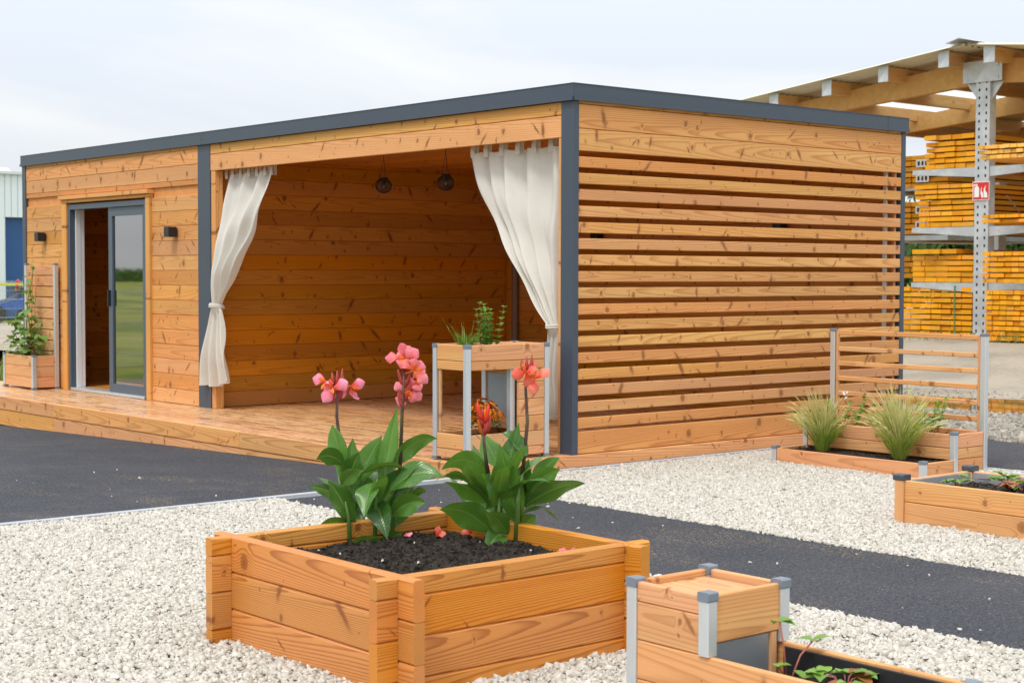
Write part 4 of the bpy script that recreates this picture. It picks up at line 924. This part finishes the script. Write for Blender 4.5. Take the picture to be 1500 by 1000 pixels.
plank('board', (X0+.012, YE, -.1), (X1-.012, YE+.022, .146), W_BED, wb); post(wb, X1+.02, -5.90, -.115, .150, .042, M_CAP)
for (xa, xb) in ((X0+.03, (X0+X1)/2-.002), ((X0+X1)/2+.002, X1-.03)): plank('lid_board', (xa, Y0+.014, .292), (xb, Y1-.014, .312), W_BED, wb, along=1)
boxpart('metal_panel', (X0+.03, Y0-.004, .03), (X1-.06, Y0+.004, .183), M_STEEL, wb); plank('panel_post', (X1-.058, Y0-.012, .03), (X1-.028, Y0+.010, .183), W_BED, wb, along=2)
boxpart('liner', (X1-.020, YE+.03, .0), (X1-.0115, Y0-.03, .138), M_LINER, wb); boxpart('liner', (X0+.0105, YE+.03, .0), (X0+.018, Y0-.03, .130), M_LINER, wb)
soil(wb, X0+.012, X1-.012, YE+.02, Y0+.004, .055, 24, 50, .012, .01, 9, clods=260)
rng = random.Random(51)
sp = empty('strawberry_plant', (-3.93, -5.38, .05), 'strawberry plant with tall runners right beside the steel panel of the compost box', 'strawberry plant', 'strawberry plants in the beds')
c0 = Vector((-4.02, -5.38, .05)); ms = MB()
for (s, zt, d, sz) in ((-.02, .20, .03, .048), (.09, .13, .08, .046), (-.10, .045, -.02, .035), (-.03, .075, -.02, .035), (.04, .05, -.06, .04)):
    q = c0 + RV*s + FV*d + UP*zt; ms.tube([c0, c0.lerp(q, .5)+UP*.03*(1 if zt > .1 else .4), q], .003, 6)
    for k in (-1, 0, 1):
        b = R(40)+k*1.2+s*6; e = RV*math.cos(b) + FV*math.sin(b)*.5 + UP*(rng.uniform(-.35, .35)); leaf('leaf', sp, M_LEAF, q, q+e*sz*1.35, sz*1.0, (0, 0, .15*sz), None, .25, .06, 6, 4, .62, k+5)
ms.build('stems', M_RUNN, sp, True)
sp2 = empty('strawberry_plant', (-3.98, -5.58, .05), 'bushy strawberry plant with one reddish leaf at the lower right frame edge', 'strawberry plant', 'strawberry plants in the beds')
strawberry(sp2, (-3.97, -5.56, .06), 13, .085, .060, rng, (M_LEAF, M_LEAF, M_LEAF, M_LEAF, M_LEAF, M_LEAF, M_RED), .045)

# ------------------------------------------------------------------ timber store: racks under a shed roof
RX, RY = 14.9, 6.42
shed = empty('timber_store', (RX, RY, .25), 'open timber storage shed with galvanised columns, shelf arms and pitched corrugated roof', 'shed')
SL = .108; ZR = 4.78
def column(x, y, z0, z1, full=True):
    m = MB().box((x-.16, y-.13, z0), (x-.145, y+.13, z1)).box((x+.0, y-.13, z0), (x+.015, y+.13, z1)).box((x-.144, y-.13, z0), (x-.001, y-.115, z1)).box((x-.144, y+.115, z0), (x-.001, y+.13, z1))
    c = m.build('column', M_GALV, shed); mh = MB(); n = int((z1-z0)/.125)
    for k in range(n):
        zz = z0+.1+.125*k
        for dy in (-.065, .065): mh.box((x-.163, y+dy-.014, zz), (x-.1585, y+dy+.014, zz+.045))
    mh.build('slot_holes', M_HOLE, c, kind='stuff'); boxpart('base_plate', (x-.3, y-.3, z0-.01), (x+.3, y+.3, z0+.02), M_GALV, c)
    return c
LEV = (1.18, 2.09, 3.05)
for ci, x in enumerate((RX, RX+3.6, RX+7.2, RX+10.8)):
    c = column(x, RY, .28, 4.55)
    plate = MB().box((x-.19, RY-.36, 4.40), (x-.165, RY+.36, 4.74)).build('head_plate', M_GALV, c)
    for s in (-1, 1): MB().prism([(RY+s*.131, 4.12), (RY+s*.34, 4.40), (RY+s*.131, 4.40)], 0, x-.1, x-.08).build('gusset', M_GALV, c)
    if ci == 0:
        for (dy, dz) in ((-.28, 4.46), (-.28, 4.66), (.28, 4.46), (.28, 4.66), (.17, 4.68)): MB().tube([(x-.19, RY+dy, dz), (x-.205, RY+dy, dz)], .025, 6).build('bolt', M_GALV, c)
    for zl in LEV:
        for s in (-1, 1):
            MB().prism([(RY+s*.131, zl-.16), (RY+s*1.35, zl-.075), (RY+s*1.35, zl), (RY+s*.131, zl)], 0, x-.14, x-.01).build('arm', M_GALV, c)
    for s in (1, -1):
        ye = RY+s*5.6
        MB().prism([(RY+s*.02, 4.40), (ye, 4.60-SL*5.6-.02), (ye, 4.82-SL*5.6-.02), (RY+s*.02, 4.80)], 0, x-.07, x+.07).build('rafter', W_SHED, shed)
for s in (1, -1):
    for k in range(5):
        y = RY+s*(.42+1.18*k); zt = 4.93-SL*abs(y-RY)
        p = plank('purlin', (RX-.62, y-.06, zt-.22), (RX+11.4, y+.06, zt), W_SHED, shed); boxpart('end_plate', (RX-.645, y-.10, zt-.25), (RX-.625, y+.10, zt+.02), M_GALV, p)
    # sheets: ribs run down the slope, each strip its own sheet; two translucent ones
    x = RX-.75; k = 0
    while x < RX+11.5:
        xe = x+1.02; mt = M_SKYL if k in (3, 4, 8) else M_ROOFM; P = []
        for i in range(25):
            xx = x+1.0*i/24; h_ = .018*(1 if (i//2) % 2 else -1); P.append([(xx, RY+s*yy, 4.965-SL*yy+h_) for yy in ((.05, 2.2, 4.4, 5.9) if mt is M_ROOFM else (.05, 1.9, 1.9001, 5.9))])
        if mt is M_ROOFM: MB().grid(P).build('roof_sheet', mt, shed)
        else:
            a = MB().grid([[r_[0], r_[1]] for r_ in P]); a.build('roof_sheet', M_ROOFM, shed)
            q = [[(r_[0][0], RY+s*1.9, 4.965-SL*1.9+(r_[0][2]-(4.965-SL*.05))), (r_[0][0], RY+s*4.7, 4.965-SL*4.7+(r_[0][2]-(4.965-SL*.05)))] for r_ in P]; MB().grid(q).build('skylight_sheet', M_SKYL, shed)
            q = [[(r_[0][0], RY+s*4.7, 4.965-SL*4.7+(r_[0][2]-(4.965-SL*.05))), (r_[0][0], RY+s*5.9, r_[3][2])] for r_ in P]; MB().grid(q).build('roof_sheet', M_ROOFM, shed)
        x = xe-.02; k += 1
MB().prism([(RY-.25, 4.975), (RY, 5.03), (RY+.25, 4.975), (RY, 5.045)], 0, RX-.85, RX+11.5).build('ridge_cap', M_GALV, shed)
boxpart('concrete_plinth', (RX-.35, RY-4, .05), (RX+12, RY+2.2, .285), M_CONC, shed)
for x in (RX+.2, RX+3.8):
    for zc in (1.3,): MB().tube([(x+.2, RY-.1, .5), (x+3.2, RY-.1, 2.6)], .012, 5).tube([(x+.2, RY-.1, 2.6), (x+3.2, RY-.1, .5)], .012, 5).build('brace', M_GALV, shed)

def pack(x, ya, yb, z, layers, nb, th, ln, mat, lab, gap=.022, rag=.05, tags=0, strap=False, drop=0, seed=1):
    """strapped pack of boards lying along +X with their ends towards -X"""
    rag *= .45; rng = random.Random(seed); t = empty('timber_pack', (x+ln/2, (ya+yb)/2, z), lab, 'timber pack', 'packs of yellow sawn timber on the rack'); bw_ = (yb-ya)/nb
    for l in range(layers):
        z0 = z + l*(th+gap)
        for b in range(nb):
            if l == layers-1 and drop and rng.random() < drop: continue
            dx = rng.uniform(-rag, rag)
            o = link('plank', plank_mesh(ln, bw_-.006, th, .004, mat), t, (x+ln/2+dx, ya+bw_*(b+.5), z0+th/2), (R(90), 0, 0 if rng.random() < .5 else math.pi))
    hh = layers*(th+gap)
    if strap: MB().box((x-rag-.012, ya+.22*(yb-ya), z), (x-rag-.008, ya+.22*(yb-ya)+.02, z+hh)).box((x-rag-.012, ya+.22*(yb-ya), z+hh), (x+ln, ya+.22*(yb-ya)+.02, z+hh+.004)).build('strap', plain('green_strap', (.10, .22, .06), .5), t)
    for k in range(tags):
        yy = ya+.42; zz = z + hh*(.16+.45*k); tg = boxpart('paper_tag', (x-rag-.010, yy, zz), (x-rag-.006, yy+.30, zz+.15), M_WHITE, t)
        for j, w_ in enumerate((.05, .045, .05)):
            boxpart('tag_print', (x-rag-.0125, yy+.04+.085*j, zz+.035), (x-rag-.0105, yy+.04+.085*j+w_, zz+.115), M_BLACK, tg)
    return t
A_ = RY+.17
pack(RX-.12, A_, A_+1.40, .30, 9, 7, .070, 3.4, W_YEL, 'tallest yellow timber pack, on the ground left of the column, with green strap', strap=True, seed=1)
pack(RX-.10, A_, A_+1.18, 1.19, 5, 5, .070, 3.4, W_YEL, 'yellow timber pack on the lowest arms left of the column, topped by loose planks', seed=2)
pack(RX-.14, A_, A_+1.14, 1.655, 1, 4, .075, 3.2, W_YEL, 'few loose yellow planks lying on the lowest-arm pack left of the column', rag=.2, drop=.25, seed=3)
pack(RX-.10, A_, A_+1.08, 2.10, 5, 5, .070, 3.4, W_YEL, 'five-layer yellow timber pack beside the red sign, on the middle arms left of the column', seed=4)
pack(RX-.14, A_, A_+1.13, 2.562, 3, 5, .062, 3.4, W_YEL, 'three-layer yellow timber pack resting on the five-layer pack beside the red sign', seed=5)
pack(RX-.08, A_, A_+.97, 3.06, 5, 5, .070, 3.4, W_YEL, 'topmost rack pack of yellow timber left of the column, close under the roof', rag=.07, seed=6)
pack(RX-.1, A_, A_+.93, 3.53, 1, 4, .075, 3.4, W_YEL, 'single uneven layer of weathered planks on the topmost pack left of the column', rag=.2, seed=7)
B_ = RY-.20
pack(RX-1.25, 3.9, 5.60, .31, 10, 14, .062, 4.2, W_YEL, 'wide pack of narrow yellow battens at the bottom right of the rack', gap=.016, seed=11)
pack(RX-1.25, 3.9, 5.66, 1.19, 6, 14, .06, 4.2, W_YEL, 'pack of narrow yellow battens on the lowest arms right of the column', seed=12)
pack(RX-1.3, 3.9, 5.66, 2.10, 2, 16, .05, 4.2, W_YEL, 'thin two-layer stack of battens on the middle arms right of the column', rag=.12, seed=13)
pack(RX-1.4, 3.9, 5.66, 3.06, 3, 16, .055, 4.6, W_PALE, 'pale staggered battens on the top arms right of the column, sticking out furthest', rag=.10, seed=14)
for j, (z_, l_) in enumerate(((.30, 8), (1.19, 6), (2.10, 7), (3.06, 4))):
    pack(RX+3.0, B_-1.5, B_-.05, z_, l_, 5, .08, 4.0, W_YEL, ('yellow timber pack in the second bay right of the column, on the ground row', 'yellow timber pack in the second bay right of the column, first arms', 'yellow timber pack seen behind the red sign in the second bay', 'yellow timber pack in the second bay under the roof')[j], seed=20+j)
for j, (z_, l_, tg) in enumerate(((1.25, 4, 0), (2.09, 6, 2), (2.98, 6, 2))):
    pack(RX+3.3, A_+2.85, A_+5.1, z_, l_, 8, .085, 4.0, W_YEL, ('darker timber pack behind the left stacks, lowest visible one next to the pavilion', 'timber pack with two white paper tags behind the left stacks, middle level', 'timber pack with two white paper tags behind the left stacks, upper level')[j], tags=tg, seed=30+j)
for (x, y) in ((RX+3.2, A_+1.75), (RX+7.0, A_+1.7), (RX+7.0, A_+.6)):
    MB().box((x-.12, y-.14, .25), (x+.12, y+.14, 3.0)).build('rear_upright', M_GALV, shed)
for z_ in LEV[1:]: boxpart('rear_shelf', (RX+3.3, A_+2.85, z_-.12), (RX+7.2, A_+5.1, z_-.02), M_GALV, shed)

# fire extinguisher sign
sg = empty('fire_extinguisher_sign', (RX-.17, RY, 2.66), 'square red fire extinguisher sign with white pictogram on the rack column', 'sign')
M_SRED = plain('sign_red', (.62, .025, .02), .4)
sy, sz, sx_ = RY-.0, 2.67, RX-.172; K = .78
boxpart('sign_plate', (sx_-.008, sy-.20*K, sz-.16), (sx_, sy+.20*K, sz+.14), M_WHITE, sg)
boxpart('sign_face', (sx_-.0105, sy-.188*K, sz-.148), (sx_-.0085, sy+.188*K, sz+.128), M_SRED, sg)
m = MB()
def flat(poly, d=.012): m.prism([(sy+p*K, sz+q) for p, q in poly], 0, sx_-d, sx_-d+.0012)
flat([(.15, -.11), (.04, -.11), (.04, .03), (.055, .055), (.08, .07), (.11, .07), (.135, .055), (.15, .03)]); flat([(.11, .072), (.08, .072), (.08, .10), (.11, .10)]); flat([(.175, .06), (.112, .085), (.112, .10), (.175, .095)])
flat([(.17, -.115), (.16, -.115), (.165, .055), (.175, .055)])
flat([(-.02, -.12), (-.07, -.12), (-.05, -.05), (-.015, -.01), (-.03, .06), (.0, .01), (.005, -.05)]); flat([(-.08, -.12), (-.16, -.12), (-.15, -.05), (-.10, .0), (-.12, .08), (-.07, .02), (-.065, -.05)])
m.build('pictogram', M_WHITE, sg)

# ------------------------------------------------------------------ trees, weeds
def crown_mesh(c, rad, n, leaf_s, rng, mat, lumps=7):
    cs = [(np.array(c) + rng.normal(0, .42, 3)*np.array(rad), rng.uniform(.35, .62)) for _ in range(lumps)]
    V = []; 
    for i in range(n):
        cc, k = cs[rng.integers(lumps)]; d = rng.normal(0, 1, 3); d /= np.linalg.norm(d); p = cc + d*np.array(rad)*k*rng.uniform(.55, 1.0)**.5
        a = rng.normal(0, 1, 3); a /= np.linalg.norm(a); b = np.cross(a, d); b /= (np.linalg.norm(b)+1e-6); s = leaf_s*rng.uniform(.6, 1.4)
        V += [p-a*s, p-b*s*.45, p+a*s, p+b*s*.45]
    V = np.array(V); F = np.arange(len(V)).reshape(-1, 4); return V, F
def tree(x, y, z, h, r, lab, seed, n=2600, mat=M_TREE, group='trees behind the timber store', name='bushy_tree'):
    rng = np.random.default_rng(seed); t = empty(name, (x, y, z), lab, 'tree', group)
    m = MB().tube([(x, y, z), (x+.1, y, z+h*.35), (x-.05, y+.1, z+h*.7)], [.03*h, .022*h, .008*h], 8)
    for k in range(5):
        a = rng.uniform(0, 6.28); q = h*rng.uniform(.25, .5); m.tube([(x, y, z+q), (x+math.cos(a)*r*.6, y+math.sin(a)*r*.6, z+q+h*.25)], [.012*h, .004*h], 6)
    m.build('trunk', M_STEMB, t, True)
    V, F = crown_mesh((x, y, z+h*.55), (r, r, h*.45), n, .13, rng, mat); o = np.array([x, y, z+h*.55]); link('crown', mesh_np('crown', V-o, F, mat), t, o)
D0 = Vector((-7.742, -8.499, 0))
def pol(px, D): return D0 + FV*D + RV*((px-750)/2348.*D)
for i, (px, D, h, r, lab) in enumerate(((1322, 46, 3.3, .9, 'green tree peeking out right beside the pavilion corner, behind the racks'), (1372, 44, 3.8, 1.6, 'round green bush visible between the left packs of the rack'), (1425, 44, 3.6, 1.6, 'green bush behind the main galvanised column'), (1478, 44, 3.8, 1.8, 'green bush visible between the right packs of the rack'), (1540, 50, 3.8, 2.2, 'green tree beyond the right frame edge behind the racks'))):
    q = pol(px, D); tree(q.x, q.y, .2, h, r, lab, 60+i)
def weeds(c, ext, n, h, lab, rng, fl=0, mat=None, seed=0):
    w = empty('weed_clump', c, lab, 'weeds', 'weeds'); it = []
    for i in range(n):
        p = Vector((c[0]+rng.gauss(0, ext[0]), c[1]+rng.gauss(0, ext[1]), c[2])); a = rng.uniform(0, 6.28); l = h*rng.uniform(.3, 1); e = rng.uniform(.1, .7)
        it.append((p, p+Vector((math.cos(a)*l*e, math.sin(a)*l*e, l)), rng.uniform(.008, .03), (0, 0, .1*l), None))
    blades(w, 'foliage', mat or M_WEED, it, 'stuff'); m = MB()
    for i in range(fl):
        p = Vector((c[0]+rng.gauss(0, ext[0]), c[1]+rng.gauss(0, ext[1]), c[2]+h*rng.uniform(.6, 1.1)))
        for k in range(6): P, _ = leaf_geo(p, p+Vector((math.cos(k)*.03, math.sin(k)*.03, .01)), .025, (0, 0, .004), None, .1, 0, 3, 2, .6, k); m.grid(P)
    if fl: m.build('blossoms', plain('yellow_blossom', (.75, .55, .03), .6), w, kind='stuff')
rng = random.Random(77)
for (px, D, ex, n, h, lab) in ((1345, 25.6, .35, 60, .16, 'weeds growing at the rack plinth next to the pavilion corner'), (1392, 25.6, .25, 35, .16, 'sparse weeds at the foot of the main column'), (1470, 24.8, .28, 70, .18, 'green weeds at the plinth near the right frame edge'), (1492, 24.4, .30, 90, .24, 'taller weeds at the right frame edge by the rack')):
    q = pol(px, D); weeds((q.x, q.y, zy(q.x, q.y)), (ex, ex), n, h, lab, rng, 6)
for (px, D, ex, n, h, lab) in ((22, 21.5, .40, 420, .55, 'tall wild flowering weeds just beyond the deck behind the screen planter'), (-2, 22.5, .35, 300, .45, 'wild weeds at the left frame edge beyond the deck'), (26, 24, .4, 260, .6, 'yellow flowered weeds beside the grey road')):
    q = pol(px, D); weeds((q.x, q.y, -.40), (ex, ex), n, h, lab, rng, 14)

# ------------------------------------------------------------------ left background: hall, fence, cart, far woods
hall = empty('white_hall', (14, 52, -.4), 'white ribbed metal hall with a deep blue doorway, far left behind the fence', 'building')
M_CLAD = plain('white_cladding', (.70, .77, .82), .5); M_BLUE = plain('blue_door', (.02, .085, .26), .45)
m = MB()
for i in range(80):
    xa = 2+ .25*i
    if 16.35 < xa+.12 < 17.9: m.box((xa, 49.0, 3.37), (xa+.20, 49.2, 4.95)); m.box((xa+.20, 49.04, 3.37), (xa+.25, 49.2, 4.95))
    else: m.box((xa, 49.0, -.4), (xa+.20, 49.2, 4.95)); m.box((xa+.20, 49.04, -.4), (xa+.25, 49.2, 4.95))
m.build('ribbed_wall', M_CLAD, hall); boxpart('hall_body', (2, 49.6, -.4), (22, 58, 4.9), M_CLAD, hall)
boxpart('doorway', (16.25, 49.21, -.4), (18.0, 49.5, 3.4), M_BLUE, hall); boxpart('roof_edge', (1.9, 48.9, 4.952), (22.1, 58.1, 5.06), plain('light_trim', (.60, .66, .70), .5), hall)
MB().tube([(16.9, 51, 5.05), (16.9, 51, 5.3)], [.5, .3], 12).build('roof_vent', M_CLAD, hall)
MB().prism([(16.23, -.4), (16.36, -.4), (16.25, 3.37), (16.15, 3.37)][::-1] if False else [(-.4, 16.32), (-.4, 16.60), (3.38, 16.27), (3.38, 16.2)], 1, 48.96, 49.0).build('slanted_jamb', M_CLAD, hall) if False else None
fence = empty('mesh_fence', (12, 43, -.4), 'galvanised wire mesh fence across the road in front of the white hall', 'fence')
pm = MB()
for i in range(51): pm.tube([(-1.25+.05*i, 0, 0), (-1.25+.05*i, 0, 1.45)], .004, 3, False)
for z_ in (.02, .2, .22, .5, .8, .82, 1.1, 1.38, 1.40): pm.tube([(-1.25, -.012, z_), (1.25, -.012, z_)], .005, 3, False)
pmesh = mesh_np('fence_panel', pm.v, pm.f, M_GALV)
for i in range(8):
    link('fence_panel', pmesh, fence, (5.5+2.55*i, 43, -.38)); boxpart('fence_post', (4.2+2.55*i, 42.97, -.4), (4.26+2.55*i, 43.03, 1.15), M_GALV, fence)
fence2 = empty('mesh_fence', (-9, 19, -.46), 'wire mesh fence along the meadow, seen mirrored in the sliding door glass', 'fence')
for i in range(6):
    link('fence_panel', pmesh, fence2, (-15.5+2.55*i, 19, -.44)); boxpart('fence_post', (-16.8+2.55*i, 18.97, -.46), (-16.74+2.55*i, 19.03, 1.1), M_GALV, fence2)
cart = empty('blue_cart', (14.8, 45.5, -.4), 'blurred blue and yellow machine parked behind the mesh fence', 'machine')
MB().prism([(14.0, .1), (15.6, .1), (15.9, .45), (15.3, .62), (14.5, .40), (14.0, .35)][::-1], 1, 45.0, 46.2).v  # outline kept low like a mower hood
m = MB(); q = [(14.2, .02), (16.0, .02), (16.1, .50), (15.5, .62), (14.9, .36), (14.2, .20)]
n0 = len(m.v)
for yy in (45.0, 46.1): m.v += [(a, yy, b) for a, b in q]
k = len(q); m.f += [list(range(k)), [k+i for i in range(k)][::-1]] + [[i, i+k, (i+1) % k+k, (i+1) % k] for i in range(k)]
m.build('hood', plain('cart_blue', (.02, .10, .45), .4), cart)
boxpart('canopy', (14.1, 44.9, .86), (15.9, 46.2, .95), plain('cart_yellow', (.62, .60, .05), .5), cart)
for (a, b) in ((14.3, 45.05), (15.7, 45.05), (14.3, 46.05), (15.7, 46.05)):
    MB().tube([(a, b, .1), (a, b, .87)], .03, 6).build('canopy_post', M_BLACK, cart); MB().tube([(a, b-.1, -.12), (a, b+.1, -.12)], .28, 16).build('wheel', M_BLACK, cart)
boxpart('seat', (15.1, 45.3, .62), (15.5, 45.8, 1.1) if False else (15.5, 45.8, .8), M_BLACK, cart)
rng2 = np.random.default_rng(5); 
V, F = [], []
n = 9000; ang = rng2.uniform(R(80), R(200), n); rad = 330 + rng2.uniform(0, 30, n); hgt = (3.2 + 1.6*np.sin(ang*9) + 1.2*np.sin(ang*23+1) + .9*np.sin(ang*61))
zz = rng2.uniform(0, 1, n)**.8*np.maximum(hgt, 1.8)
P = np.c_[rad*np.cos(ang), rad*np.sin(ang), zz-.4]
a = rng2.normal(0, 1, (n, 3)); b = rng2.normal(0, 1, (n, 3)); a /= np.linalg.norm(a, axis=1)[:, None]; b /= np.linalg.norm(b, axis=1)[:, None]
V = np.stack([P-a*1.6, P-b*1.3, P+a*1.6, P+b*1.3], 1).reshape(-1, 3); F = np.arange(4*n).reshape(-1, 4)
tag(link('far_woods', mesh_np('far_woods', V, F, M_TREE)), 'distant low line of dark trees beyond the meadow', 'woods', kind='stuff')
